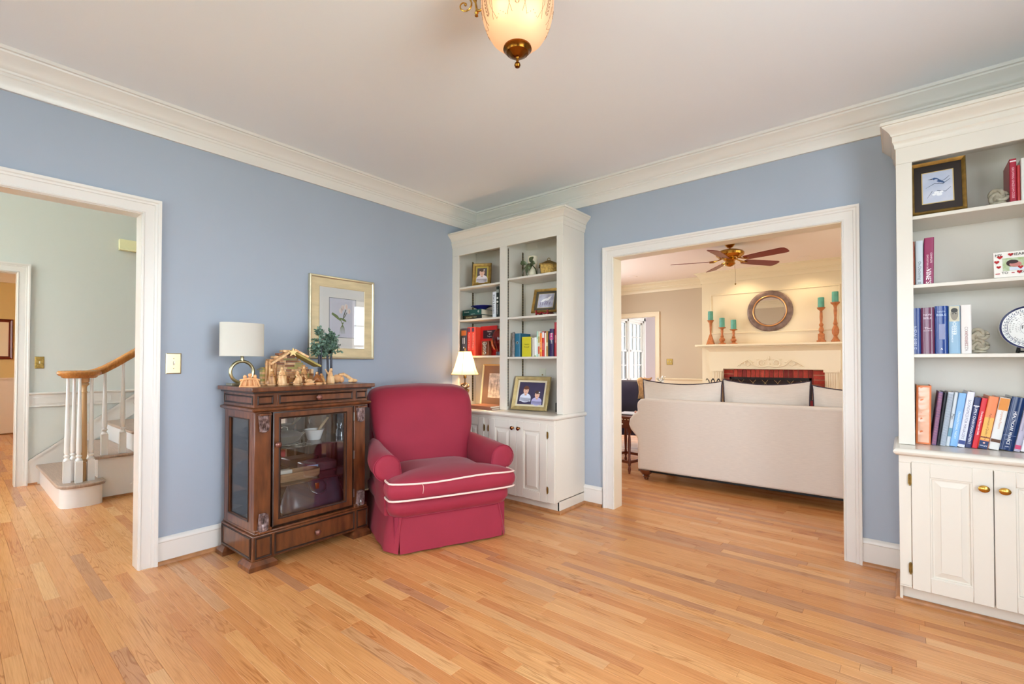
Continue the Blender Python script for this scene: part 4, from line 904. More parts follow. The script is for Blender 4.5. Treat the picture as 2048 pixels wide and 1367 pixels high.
# seat cushion, T shaped
def tcush(o): return smoothpoly([(-.422-o, -.045-o), (-.18, -.058-o), (.18, -.058-o), (.422+o, -.045-o), (.430+o, .03), (.428+o, .105+o), (.36, .115+o), (.300+o, .125+o), (.296+o, .3), (.300+o, .60+o), (0, .60+o), (-.300-o, .60+o), (-.296-o, .3), (-.300-o, .125+o), (-.36, .115+o), (-.428-o, .105+o), (-.430-o, .03)], 2)
b = MB(); rings = []
for z, o in ((.345, -.03), (.350, -.006), (.375, .006), (.40, .010), (.425, .007), (.447, -.004)): rings.append([T(x, y, z+.006*math.sin(x*9)*(1 if z > .4 else 0)) for x, y in tcush(o)])
for k, dz in ((.93, .012), (.80, .026), (.6, .038), (.35, .044), (.1, .046)): rings.append([T(x*k, .24+(y-.24)*k, .447+dz) for x, y in tcush(-.004)])
b.loft(rings); b.build('seat_cushion', RED, ch, smooth=80)
for z in (.449, .348):
    pts = [T(x, y, z+(.006*math.sin(x*9) if z > .4 else 0)) for x, y in tcush(.001) if y < .10]
    k = max(range(len(pts)), key=lambda i: (Vector(pts[i])-Vector(pts[i-1])).length); pts = pts[k:]+pts[:k]
    b = MB(); b.tube(pts, .0062, 8); b.build('piping', PIPE, ch)
b = MB(); b.tube([T(-.235, -.062, .446), T(-.230, -.072, .43), T(-.228, -.070, .41), T(-.233, -.070, .385)], .0014, 5); b.build('loose_thread', PIPE, ch)
# arms
def arm_sec(s_, k=1.0, rise=0):
    cx, cz, r = .398, .520+rise, .083*k
    pts = [(.425, .225), (.428, .40+rise*.5)]
    for i in range(17):
        a = R(-75+ (255)*i/16); pts.append((cx+.010+r*math.cos(a)*1.02, cz+r*math.sin(a)))
    pts += [(.312, .44), (.308, .225)]
    return [(s_*x, z) for x, z in pts]
for s_ in (-1, 1):
    b = MB(); rings = []
    for y, k, rise, ins in ((.106, .82, 0, .85), (.113, .96, 0, .97), (.125, 1.0, 0, 1), (.27, 1.0, .006, 1), (.38, .98, .014, .93), (.48, .95, .022, .80), (.58, .92, .034, .66), (.68, .85, .040, .58), (.76, .7, .03, .5)):
        rings.append([T(s_*(.34+(abs(x)-.34)*ins), y, z) for x, z in arm_sec(s_, k, rise)])
    b.loft(rings); b.build('arm', RED, ch, smooth=50)
    w = MB(); w.tube([T(x, .116, z) for x, z in arm_sec(s_, 1.0) if z > .34], .0035, 6); w.build('arm_welt', REDP, ch)
# back
b = MB(); rings = []
pathc = [(.60, .40, .07, .33), (.625, .50, .075, .345), (.648, .60, .078, .372), (.668, .70, .08, .392), (.69, .79, .078, .402), (.715, .865, .074, .405), (.75, .915, .070, .403), (.80, .935, .066, .400), (.845, .915, .058, .397), (.865, .875, .045, .393), (.862, .84, .03, .39)]
for i, (y, z, th, hw) in enumerate(pathc):
    a = pathc[max(i-1, 0)]; c = pathc[min(i+1, len(pathc)-1)]; t_ = Vector((c[0]-a[0], c[1]-a[1])).normalized(); nn = Vector((t_.y, -t_.x)) # outward-front normal flipped
    ring = []
    for k in range(28):
        a_ = 2*PI*k/28; cu, su = math.cos(a_), math.sin(a_); ex = .28
        u = math.copysign(abs(cu)**ex, cu)*hw; v = math.copysign(abs(su)**.75, su)*th*(1-.05*abs(cu))
        crown = .012*(1-(u/hw)**2)*(1 if v > 0 else 0)
        ring.append(T(u, y-nn.x*(v+crown), z-nn.y*(v+crown)+.012*(1-(u/hw)**2)*(1 if i > 4 else 0)))
    rings.append(ring)
b.loft(rings); b.build('backrest', RED, ch, smooth=70)
b = MB(); b.loft([[T(-hw, .70, z), T(hw, .70, z), T(hw, y, z), T(-hw, y, z)] for z, hw, y in ((.22, .385, .79), (.5, .39, .80), (.84, .385, .83))]); b.build('outside_back', RED, ch, bevel=.02)

# ---------------------------------------------------------------- curio cabinet
CUO = Vector((.285, -1.975, 0)); CRZ = R(1.2)
cu = thing('display_cabinet', 'dark carved wooden display cabinet with glass door and mirror back', 'cabinet', CUO, CRZ)
DWP = mat('carved_wood_highlights', (150, 126, 124), .25, c2=(58, 36, 32), nscale=45, coat=.6)  # silvery highlights are mixed into the wood colour as pale blotches
def cb_(x0, y0, z0, x1, y1, z1, name, m=DARKWOOD, bev=.003): return MB().box(x0, y0, z0, x1, y1, z1).build(name, m, cu, bevel=bev)
MB().box(-.235, -.410, 1.020, .262, .405, 1.045).build('top', DARKWOOD, cu, bevel=.004)
MB().box(-.225, -.395, 1.008, .245, .390, 1.021).build('top_moulding', DARKEDGE, cu, bevel=.003)
# frieze carcass
def recess(p, fn, a0, a1, b0, b1, nm='inset_panel', d=.006):
    """raised rim moulding plus panel on a face; fn(a,b,h)"""
    g = MB(); g.sweep([(a0, b0), (a1, b0), (a1, b1), (a0, b1)], [(0, 0), (0, .004), (.004, .007), (.009, .004), (.010, 0)], fn, closed=True)
    o = g.build(nm, DARKEDGE, cu if p is None else p, smooth=0)
    return o
MB().box(-.22, -.378, .925, .218, .372, 1.009).build('frieze', DARKWOOD, cu, smooth=0)
ff = lambda a, b_, h: (.218+h, a, b_)
fs = lambda a, b_, h: (-b_ if False else a, -.378-h, b_)
dr = MB().box(.214, -.250, .935, .2225, .262, 1.000).build('drawer', DARKWOOD, cu, bevel=.002)
recess(None, lambda a, b_, h: (.2225+h, a, b_), -.240, .252, .942, .994)
recess(None, ff, -.362, -.272, .942, .994); recess(None, ff, .282, .364, .942, .994); recess(None, fs, -.20, .20, .942, .994)
def knob_x(x, y, z, p, m=None):
    k = MB(); k.lathe([(0, 0), (.010, 0), (.007, .004), (.006, .012), (.013, .015), (.018, .020), (.0185, .026), (.014, .032), (.007, .035), (0, .036)], (x, y, z), 18, 'x'); k.build('knob', m or mat('dark_copper_knob', (126, 84, 74), .3, .6), p)
knob_x(.2225, .005, .968, cu)
b = MB(); pts = [(-.225, -.382), (.222, -.382), (.222, .376), (-.225, .376)]
b.sweep([(-.225, -.378), (.218, -.378), (.218, .372), (-.225, .372)][::-1], [(0, .900), (.008, .902), (.018, .908), (.020, .915), (.016, .922), (.004, .926), (0, .928)], idp); b.box(-.225, -.376, .895, .216, .370, .926); b.build('bead_moulding', DARKWOOD, cu)
# corner posts
PX = .205
for (y0, y1) in ((-.370, -.276), (.278, .366)):
    MB().box(PX-.035, y0, .205, PX, y1, .897).build('front_post', DARKWOOD, cu, bevel=.003)
for (y0, y1) in ((-.370, -.335), (.335, .366)):
    MB().box(-.22, y0, .205, -.18, y1, .897).build('rear_post', DARKWOOD, cu, bevel=.003)
def acanthus(y, z, h, up_=True, w=.058):
    g = MB(); s1 = 1 if up_ else -1
    MB().box(PX-.002, y-w/2-.004, z+(h/2 if up_ else -h/2-.012), PX+.038, y+w/2+.004, z+(h/2+.012 if up_ else -h/2)).build('bracket_cap', DARKWOOD, cu, bevel=.002)
    rings = []
    for i in range(7):
        t_ = i/6; zz = z+s1*(h/2-h*t_); dep = .034*(1-t_)**.8+.006+.007*math.sin(t_*PI*2.2); ww = w*(.5-.14*t_)
        rings.append([(PX-.002, y-ww, zz), (PX+dep*.55, y-ww*.8, zz), (PX+dep, y-ww*.3, zz), (PX+dep, y+ww*.3, zz), (PX+dep*.55, y+ww*.8, zz), (PX-.002, y+ww, zz)])
    g.loft(rings)
    for k in range(-3, 4):
        g.tube([(PX+.040-abs(k)*.004, y+k*w*.10, z+s1*h*.48), (PX+.030-abs(k)*.003, y+k*w*.13, z+s1*h*.15), (PX+.020, y+k*w*.14+.004*math.sin(k), z-s1*h*.2), (PX+.020, y+k*w*.12, z-s1*h*.46)], [.004, .0045, .004, .003], 6)
    g.ball((PX+.016, y, z-s1*h*.46), .012, w*.32, .010, 10)
    g.build('acanthus_bracket', DWP, cu)
for y in (-.323, .322): acanthus(y, .832, .095, True); acanthus(y, .262, .095, False)
for y in (-.323, .322): MB().box(PX-.002, y-.048, .205, PX+.016, y+.048, .222).build('post_foot', DARKWOOD, cu, bevel=.003)
# door
b = MB(); dy0, dy1, dz0, dz1 = -.268, .270, .214, .893; gy0, gy1, gz0, gz1 = -.222, .212, .262, .850; xd = .207
for q in ((dy0, gy0, dz0, dz1), (gy1, dy1, dz0, dz1), (gy0, gy1, dz0, gz0), (gy0, gy1, gz1, dz1)): b.box(xd-.022, q[0], q[2], xd, q[1], q[3])
door = b.build('door', DARKWOOD, cu, smooth=0)
g = MB(); g.sweep([(gy0, gz0), (gy1, gz0), (gy1, gz1), (gy0, gz1)], [(-.001, 0), (0, .004), (-.006, .006), (-.010, .002), (-.010, 0)][::-1], lambda a, b_, h: (xd+h, a, b_), closed=True); g.build('glazing_bead', DARKEDGE, door)
g = MB(); g.sweep([(dy0, dz0), (dy1, dz0), (dy1, dz1), (dy0, dz1)], [(0, -.02), (0, .003), (.006, .005), (.007, -.02)], lambda a, b_, h: (xd+h, a, b_), closed=True); g.build('door_edge', DARKEDGE, door)
MB().box(xd-.014, gy0, gz0, xd-.011, gy1, gz1).build('door_glass', GLASS, door, smooth=0)
knob_x(xd, -.244, .700, door)
for z in (.82, .56, .30): MB().bbox((xd+.004, .274, z), (.006, .008, .055)).build('hinge', mat('tarnished_steel', (150, 146, 140), .4, .9), door)
# rails top/bottom inside, side frames and glass
MB().box(.16, -.37, .893, .203, .366, .900).build('top_rail', DARKWOOD, cu)
for s_, yy in ((-1, -.370), (1, .366)):
    b = MB(); ya, yb = (yy, yy+.018) if s_ < 0 else (yy-.018, yy)
    b.box(-.18, ya, .205, -.150, yb, .897); b.box(.125, ya, .205, .170, yb, .897); b.box(-.150, ya, .205, .125, yb, .262); b.box(-.150, ya, .850, .125, yb, .897)
    sf = b.build('side_frame', DARKWOOD, cu, smooth=0)
    MB().box(-.150, (ya+yb)/2-.001, .262, .125, (ya+yb)/2+.001, .850).build('side_glass', GLASS, sf, smooth=0)
    g = MB(); g.sweep([(-.150, .262), (.125, .262), (.125, .850), (-.150, .850)], [(0, 0), (0, .003), (-.006, .004), (-.006, 0)][::-1], lambda a, b_, h: (a, (yy-h) if s_ < 0 else (yy+h), b_), closed=True); g.build('glazing_bead', DARKEDGE, sf)
MB().box(-.222, -.37, .205, -.214, .366, .897).build('back_panel', DARKEDGE, cu, smooth=0)
MB().box(-.2135, -.335, .21, -.2105, .335, .893).build('mirror_back', MATS['mirror'], cu, smooth=0)
GLS = glass_mat('shelf_glass', (.80, .88, .86), .12)
for z in (.662, .437): MB().box(-.20, -.345, z-.006, .175, .345, z).build('glass_shelf', GLS, cu, smooth=0)
# base
MB().box(-.225, -.375, .192, .222, .370, .207).build('base_ledge', DARKWOOD, cu, bevel=.005)
MB().box(-.225, -.385, .048, .226, .380, .193).build('base', DARKWOOD, cu, bevel=.004)
fb = lambda a, b_, h: (.226+h, a, b_)
recess(None, fb, -.372, -.278, .060, .182); recess(None, fb, .286, .370, .060, .182); recess(None, fb, -.262, .270, .060, .182); recess(None, lambda a, b_, h: (a, -.385-h, b_), -.205, .205, .060, .182)
knob_x(.226, .0, .118, cu)
for (x0, y0, x1, y1) in ((.09, -.41, .248, -.25), (.09, .25, .248, .388), (-.235, -.41, -.13, -.25), (-.235, .25, -.13, .405)):
    b = MB(); b.loft([[(x0, y0, 0), (x1, y0, 0), (x1, y1, 0), (x0, y1, 0)], [(x0, y0, .026), (x1, y0, .026), (x1, y1, .026), (x0, y1, .026)], [(x0+.02, y0+.02, .05), (x1-.02, y0+.02, .05), (x1-.02, y1-.02, .05), (x0+.02, y1-.02, .05)]])
    b.build('bracket_foot', DARKWOOD, cu, bevel=.002)
# contents
SILV = mat('tarnished_silver', (176, 170, 156), .3, .9); PORC = mat('white_porcelain', (232, 232, 228), .25)
t = thing('chafing_dish', 'silver lidded serving dish on the upper glass shelf of the display cabinet', 'serving dish', (.27, -2.07, .6625))
MB().lathe([(0, .012), (.05, .012), (.06, .004), (.085, .018), (.100, .045), (.102, .052), (.096, .050), (0, .040)], (0, 0, 0), 28, sy=1.1).build('pan', SILV, t)
MB().lathe([(.103, .052), (.098, .060), (.070, .075), (.02, .082), (0, .083)], (0, 0, 0), 28, sy=1.1).build('lid', mat('dull_pewter', (150, 152, 150), .4, .8), t)
b = MB(); b.tube([(0, -.025, .082), (0, -.022, .100), (0, 0, .108), (0, .022, .100), (0, .025, .082)], .003, 8); b.build('lid_handle', SILV, t)
b = MB(); b.tube([(.02, .105, .045), (.01, .135, .058), (-.01, .135, .058), (-.02, .105, .045)], .0035, 8); b.build('handle', SILV, t)
t = thing('mortar_bowl', 'white porcelain mortar on the upper glass shelf of the display cabinet', 'mortar', (.27, -1.865, .6625))
MB().lathe([(0, 0), (.040, 0), (.044, .006), (.050, .03), (.062, .065), (.066, .070), (.060, .071), (.046, .03), (0, .012)], (0, 0, 0), 28).build('bowl', PORC, t)
t = thing('pestle', 'wooden handled pestle standing in the white mortar', 'pestle', (.27, -1.865, .6765))
b = MB(); b.tube([(0, .01, .006), (-.01, .04, .05), (-.02, .085, .095), (-.025, .115, .125)], [.012, .008, .009, .007], 10); b.build('stick', mat('pestle_wood', (196, 172, 136), .5), t)
t = thing('glass_jar', 'small clear glass bottle at the right end of the upper glass shelf', 'bottle', (.27, -1.680, .6625))
MB().lathe([(0, 0), (.018, 0), (.020, .01), (.018, .045), (.010, .058), (.012, .07), (.017, .085), (.016, .095), (0, .096)], (0, 0, 0), 18).build('bottle_body', mat('cut_glass', (225, 232, 235), .1, trans=.8), t)
t = thing('white_cup', 'small white china cup seen through the side glass of the display cabinet', 'cup', (.27, -2.27, .6625))
MB().lathe([(0, 0), (.022, 0), (.024, .03), (.030, .048), (.027, .048), (.022, .03), (0, .004)], (0, 0, 0), 20).build('cup_body', PORC, t)
rs = random.Random(5)
for k in range(5):
    t = thing('spoon', ('leftmost', 'second from the left', 'middle', 'second from the right', 'rightmost')[k]+' of the small silver spoons scattered on the upper glass shelf', 'cutlery', (.375+rs.uniform(-.02, .02), -2.12+k*.033, .6635), rs.uniform(-1, 1), 'silver utensils on the glass shelf')
    b = MB(); b.tube([(-.03, 0, .002), (0, 0, .006), (.03, 0, .003)], .002, 6); b.ball((.036, 0, .004), .012, .007, .003, 10); b.build('handle_and_bowl', SILV, t)
t = thing('wooden_tray', 'long wooden tray with rounded rim on the lower glass shelf', 'tray', (.335, -2.02, .4375))
TW = mat('tray_wood', (150, 118, 86), .5, noise=.3, nscale=10, stretch=(8, 1, 8))
b = MB(); ol = outline_u(.065, -.15, .15, .05)
b.loft([[(x*k, y*k, z) for x, y in ol] for k, z in ((.9, 0), (.98, .01), (1, .05), (.93, .052), (.9, .012), (.5, .010), (.05, .010))]); b.build('tray_body', TW, t)
t = thing('cotton_box', 'pale rectangular box lying inside the wooden tray', 'box', (.335, -2.10, .4485)); MB().box(-.025, -.045, 0, .025, .045, .055).build('box_body', mat('pale_box_card', (205, 204, 192), .7), t, bevel=.002)
t = thing('leather_box', 'dark reddish leather case behind the wooden tray on the lower glass shelf', 'case', (.19, -1.80, .4375)); MB().box(-.07, -.11, 0, .07, .11, .06).build('case_body', mat('oxblood_leather', (92, 56, 60), .4), t, bevel=.008); MB().box(.0702, -.11, .005, .0715, -.03, .05).build('paper_label', mat('bluish_label', (140, 160, 190), .6), t)
t = thing('leather_case', 'flat brown case leaning at the left of the lower glass shelf', 'case', (.19, -2.20, .4375)); MB().loft([[(-.09, -.01, 0), (.09, -.01, 0), (.09, .05, 0), (-.09, .05, 0)], [(-.09, .02, .09), (.06, .02, .09), (.06, .08, .09), (-.09, .08, .09)]]).build('case_body', mat('tan_brown_leather', (128, 92, 84), .5), t, bevel=.004)
t = thing('doctors_bag', 'black leather doctor bag with brass clasp at the bottom of the display cabinet', 'bag', (.305, -1.885, .2075))
LEA = mat('black_grey_leather', (58, 54, 66), .3, noise=.3, nscale=12)
b = MB(); rings = []
for z, d, w in ((0, .085, .195), (.01, .095, .205), (.06, .09, .20), (.12, .065, .19), (.165, .035, .178), (.185, .018, .172), (.19, .008, .17)): rings.append([(d*math.copysign(abs(math.cos(a))**.6, math.cos(a)), w*math.copysign(abs(math.sin(a))**.35, math.sin(a)), z) for a in [2*PI*i/32 for i in range(32)]])
b.loft(rings); b.build('bag_body', LEA, t, smooth=60)
b = MB(); b.tube([(.045, -.17, .165), (.03, -.172, .186), (0, -.172, .193), (0, .172, .193), (.03, .172, .186), (.045, .17, .165)], .004, 8); b.build('frame_bar', LEA, t)
b = MB(); b.tube([(.02, -.055, .19), (.05, -.058, .165), (.072, -.05, .135), (.085, -.02, .115), (.087, .01, .112), (.082, .045, .13), (.055, .062, .16), (.02, .06, .19)], .006, 8); b.build('handle', LEA, t)
MB().bbox((.048, 0, .155), (.010, .026, .045)).build('clasp', BRASS, t, bevel=.002)
t = thing('papers', 'loose cream papers at the bottom left of the display cabinet', 'papers', (.25, -2.24, .2075)); MB().loft([[(-.08, -.06, 0), (.08, -.07, 0), (.09, .03, 0), (-.06, .05, 0)], [(-.08, -.05, .02), (.07, -.06, .012), (.09, .02, .015), (-.06, .05, .025)]]).build('sheets', PAPER, t, smooth=0)

# on top of the cabinet
TZ = 1.0455
t = thing('ring_lamp', 'lamp with white oval drum shade on a satin gold ring base', 'table lamp', (.20, -2.300, TZ))
SG = mat('satin_gold', (186, 176, 140), .3, 1)
MB().box(-.045, -.075, 0, .045, .075, .016).build('base', mat('champagne_base', (150, 146, 124), .35, .8), t, bevel=.002)
b = MB(); b.tube([(0, .066*math.cos(a), .084+.066*math.sin(a)) for a in [2*PI*i/48 for i in range(48)]], .010, 10, True); b.build('ring', SG, t, smooth=60)
b = MB(); b.lathe([(0, .148), (.009, .15), (.009, .20), (.004, .21), (.004, .38), (0, .38)], (0, 0, 0), 14); b.build('stem', SG, t)
SH = shade_mat('white_linen_shade', (238, 236, 228), .35)
b = MB(); n = 48
def ov(r, z): return [(r*.60*math.cos(2*PI*i/n), r*math.sin(2*PI*i/n), z) for i in range(n)]
b.loft([ov(.1265, .182), ov(.1265, .388), ov(.1235, .388), ov(.1235, .182), ov(.1265, .182)], True, False); b.build('shade', SH, t, smooth=60)
b = MB(); b.lathe([(0, .382), (.118, .382), (.118, .385), (0, .385)], (0, 0, 0), 40, sx=.59); b.build('shade_diffuser', SH, t)
OLIVE = mat('olive_wood', (224, 174, 112), .42, c2=(150, 92, 50), nscale=60, stretch=(1, 1, .35)); OLIVE2 = mat('pale_olive_wood', (240, 204, 154), .45, c2=(204, 146, 92), nscale=55, stretch=(1, 1, .35)); PEACH = mat('peach_carved_wood', (232, 172, 118), .5, noise=.15, nscale=20)
t = thing('angel_trio', 'peach carved wooden trio of embracing figures in front of the ring lamp', 'figurine', (.425, -2.340, TZ), R(69))
b = MB(); 
for x, h, r in ((-.030, .056, .020), (0, .066, .022), (.030, .058, .020)): b.ball((x, 0, h*.42), r, .018, h*.48, 14); b.ball((x*.85, 0, h+.002), .011, .011, .012, 12)
for i in range(5): b.tube([(-.050+.025*i, -.016, .006), (-.040+.020*i, -.021, .03), (-.030+.015*i, -.014, .050)], .005, 6)
b.tube([(-.05, -.008, .04), (-.02, -.021, .046), (.02, -.021, .046), (.05, -.008, .04)], .006, 8); b.loft([[( .056*math.cos(a), .022*math.sin(a), z) for a in [2*PI*i/24 for i in range(24)]] for z in (0, .006)]); b.build('figures', PEACH, t)
# nativity stable
stb = thing('nativity_stable', 'olive wood nativity stable with plank back wall, sloping roof and star', 'nativity stable', (.27, -2.04, TZ), R(90-6))
MB().box(-.17, -.055, 0, .175, .065, .008).build('floor_plate', OLIVE2, stb, bevel=.001)
rs = random.Random(11); OL3 = [OLIVE, OLIVE2, mat('dark_olive_wood', (150, 90, 44), .45, noise=.3, nscale=9), mat('mossy_olive_wood', (178, 160, 84), .5, noise=.3, nscale=9)]
for r_ in range(13):
    z = .010+r_*.0148; hw = .155 if z < .085 else max(.03, .155-(z-.085)*1.05)
    x = -hw
    while x < hw-.012:
        w = min(rs.uniform(.03, .075), hw-x); MB().box(x, .045+rs.uniform(0, .004), z, x+w-.001, .058+rs.uniform(0, .005), z+.0138).build('plank', rs.choice(OL3), stb, smooth=0); x += w
for r_ in range(6): z = .010+r_*.0148; MB().box(-.165, -.02+rs.uniform(0, .01), z, -.150, .045, z+.0138).build('plank', OL3[3 if r_ % 2 else 1], stb, smooth=0); MB().box(.148, -.0+rs.uniform(0, .01), z, .163, .045, z+.0138).build('plank', rs.choice(OL3), stb, smooth=0)
def slab(p0, p1, th, y0, y1, m, nm):
    d = Vector((p1[0]-p0[0], p1[1]-p0[1])).normalized(); nn = Vector((-d.y, d.x))*th
    b = MB(); b.prism([p0, p1, (p1[0]+nn.x, p1[1]+nn.y), (p0[0]+nn.x, p0[1]+nn.y)], lambda a, c, s_: (a, s_, c), y0, y1); return b.build(nm, m, stb, bevel=.001)
slab((-.125, .125), (-.005, .206), .012, -.05, .06, OLIVE2, 'roof_board'); slab((.0, .212), (.185, .112), .012, -.06, .06, OL3[3], 'roof_board')
for k in range(4): MB().box(-.12+k*.028, -.0, .150+k*.020, -.07+k*.028+.03, .075, .165+k*.020).build('roof_shingle', rs.choice(OL3[:3]), stb, bevel=.001)
slab((.01, .220), (.10, .173), .014, -.065, -.02, OLIVE2, 'star_tail')
b = MB(); pts = [((.030 if i % 2 == 0 else .012)*math.cos(PI/2+PI*i/5)+.0, (.030 if i % 2 == 0 else .012)*math.sin(PI/2+PI*i/5)+.208) for i in range(10)]; b.prism(pts, lambda a, c, s_: (a, s_, c), -.075, -.062); b.build('star', mat('pale_star_wood', (238, 206, 140), .45), stb, smooth=0)
b = MB()
for k, (x, y) in enumerate(((-.145, -.03), (-.128, -.035), (-.110, -.03), (-.094, -.032))): b.tube([(x, y, 0), (x, y, .155-.006*k)], [.009, .008], 9)
b.build('palm_trunks', OLIVE, stb)
b = MB()
for k in range(7): a = R(110+20*k); b.loft([[(-.15, -.02, .095), (-.147, -.02, .10)], [(-.15+.03*math.cos(a), -.02+.01*math.sin(a), .108), (-.15+.03*math.cos(a)+.004, -.02+.01*math.sin(a), .112)], [(-.15+.055*math.cos(a), -.03+.02*math.sin(a), .095), (-.15+.055*math.cos(a)+.002, -.03+.02*math.sin(a), .098)]], False, False)
b.build('palm_leaf', OL3[3], stb)
def figure(label, x, y, h, m, kneel=False, staff=False, rz=0, lean=0, crown=False):
    t = thing('nativity_figure', label, 'figurine', (x, y, TZ), R(90+rz), 'nativity figures on the display cabinet')
    MB().lathe([(0, 0), (.019, 0), (.021, .004), (.020, .010), (.016, .013), (0, .013)], (0, 0, 0), 18, sx=1.15).build('base', OLIVE2, t)
    b = MB(); H = h; rings = []
    for i in range(9):
        q = i/8; z = .012+(H-.030)*q; r_ = (.019*(1-q)**.6+.0075) if not kneel else (.022*(1-q**1.5)+.008)
        ox = (-.010*math.sin(q*PI)) if kneel else 0
        rings.append([((r_*(1+.17*math.sin(5*a+i*.5)))*math.cos(a)+lean*q*.01, ox+(r_*.8*(1+.17*math.sin(5*a+i*.5)))*math.sin(a), z) for a in [2*PI*k/18 for k in range(18)]])
    b.loft(rings)
    b.tube([(-.011, 0, H*.72), (-.014, -.012, H*.58), (-.002, -.019, H*.58)], [.0055, .005, .0035], 8); b.tube([(.011, 0, H*.72), (.014, -.012, H*.56), (.002, -.019, H*.58)], [.0055, .005, .0035], 8)
    b.build('robe', m, t, smooth=70)
    hd = MB(); hd.ball((lean*.01, -.002, H-.010), .0082, .0085, .0105, 12); hd.ball((lean*.01, -.0105, H-.011), .0018, .002, .0022, 6); hd.build('head', OLIVE2, t)
    hh = MB(); hh.loft([[(lean*.01+.0098*math.cos(a)*k, .0015+.0098*math.sin(a)*k, H-.012+dz) for a in [R(-40)+R(260)*i/12 for i in range(13)]] for k, dz in ((1.15, -.012), (1.05, 0), (.95, .008), (.5, .0125), (.05, .0135))], False, False); hh.build('headcloth', m, t, smooth=70)
    if staff: s_ = MB(); s_.tube([(.018, -.012, .012), (.018, -.012, H*.95), (.014, -.012, H*1.04), (.008, -.012, H)], .0018, 6); s_.build('staff', OL3[2], t)
    if crown: s_ = MB(); s_.lathe([(.006, H-.001), (.008, H+.008), (.006, H+.008), (.005, H)], (0, 0, 0), 8); s_.build('crown', OLIVE, t)
FD = OL3[2]
figure('dark streaked robed figure second from the left end of the stable, slightly behind', .375, -2.195, .105, OLIVE, staff=True)
figure('tall pale robed figure standing at the left front of the stable', .415, -2.150, .115, OLIVE2, rz=-20)
figure('small brown figure peeking between the tall pale figure and the kneeling one', .36, -2.105, .062, FD, rz=10)
figure('pale kneeling figure left of the manger with hands together', .41, -2.055, .088, OLIVE2, kneel=True, rz=35, lean=1)
figure('tallest middle figure with raised head behind the manger', .36, -1.985, .118, OLIVE, rz=-10, crown=True)
figure('dark veined kneeling figure right of the manger', .40, -1.905, .082, FD, kneel=True, rz=-35, lean=-1)
figure('plump brown figure at the right end of the stable', .36, -1.865, .070, OLIVE, rz=-30)
figure('little figure carrying a lamb between the manger and the tallest one', .385, -2.010, .066, FD, rz=0)
t = thing('manger', 'small pale manger with a swaddled child in front of the stable', 'manger', (.435, -1.985, TZ), R(90))
MB().box(-.030, -.012, 0, .030, .012, .012).build('manger_base', PEACH, t, bevel=.002); b = MB(); b.loft([[(-.02, -.008, .012), (.02, -.008, .012), (.02, .008, .012), (-.02, .008, .012)], [(-.032, -.014, .026), (.032, -.014, .026), (.032, .014, .026), (-.032, .014, .026)]]); b.build('crib', OLIVE2, t); b = MB(); b.ball((0, 0, .029), .022, .008, .007, 12); b.ball((-.025, 0, .031), .006, n=10); b.build('swaddled_child', OLIVE2, t)
for k, (x, y) in enumerate(((.445, -1.93), (.44, -1.885))):
    t = thing('wooden_block', 'small pale block beside the manger' if k == 0 else 'tiny pale block near the right corner of the stable', 'block', (x, y, TZ)); MB().box(-.012, -.018 if k == 0 else -.006, 0, .012, .018 if k == 0 else .006, .013).build('block_body', PEACH, t, bevel=.001)
# artificial trees
LEAF = mat('dusty_blue_green_leaf', (132, 164, 152), .6, c2=(74, 102, 66), nscale=40); BARK = mat('painted_black_bark', (62, 62, 74), .5, noise=.6, nscale=30, stretch=(3, 3, .6))
def minitree(label, x, y, h, trunks, seed, rad):
    t = thing('artificial_tree', label, 'artificial tree', (x, y, TZ)); rr = random.Random(seed)
    MB().lathe([(0, 0), (.030, 0), (.026, .008), (.012, .014), (0, .014)], (0, 0, 0), 14).build('moss_base', mat('moss', (112, 104, 74), .9, noise=.4, nscale=60), t)
    b = MB()
    for (dx, dy) in trunks: b.tube([(dx, dy, .004), (dx*.9+.002, dy, h*.3), (dx*1.1, dy*1.1, h*.58), (dx*.8, dy*1.3, h*.72)], [.009, .008, .007, .005], 8)
    b.build('trunk', BARK, t)
    b = MB()
    tw = []
    for k in range(46):
        a = rr.uniform(0, 2*PI); q = rr.uniform(0, 1); z = h*(.52+.42*q); rr_ = rad*(1.05-abs(q-.35)*1.1)*rr.uniform(.5, 1.05)
        e = Vector((rr_*math.cos(a), rr_*math.sin(a), z+rr.uniform(-.02, .03))); s0 = Vector((0, 0, z-.02)); tw.append((s0, e)); b.tube([s0, (s0+e)/2+Vector((0, 0, .008)), e], .0010, 4)
    tw.append((Vector((0, 0, h*.8)), Vector((.0, .0, h*1.02))))
    b.build('twigs', BARK, t, kind='stuff')
    b = MB()
    for s0, e in tw:
        for k in range(16):
            q = .35+.65*k/15; p = s0.lerp(e, q)+Vector((rr.uniform(-.004, .004), rr.uniform(-.004, .004), rr.uniform(-.004, .004)))
            d = Vector((rr.gauss(0, 1), rr.gauss(0, 1), rr.gauss(0, .7))).normalized(); u = d.cross(Vector((rr.gauss(0, 1), rr.gauss(0, 1), rr.gauss(0, 1)))).normalized(); L_ = rr.uniform(.014, .026); w = L_*.36
            b.add([p, p+d*L_*.5+u*w, p+d*L_, p+d*L_*.5-u*w], [(0, 1, 2, 3)])
    b.build('leaves', LEAF, t, smooth=0, kind='stuff')
minitree('left blue green artificial tree just right of the nativity stable', .27, -1.826, .385, [(0, .006), (0, -.008)], 3, .088)
minitree('right blue green artificial tree with a taller tip before the botanical picture', .20, -1.715, .375, [(0, .010), (-.01, -.012)], 8, .096)
t = thing('kneeling_figure', 'pale carved kneeling figure at the right of the cabinet top', 'figurine', (.36, -1.800, TZ), R(70))
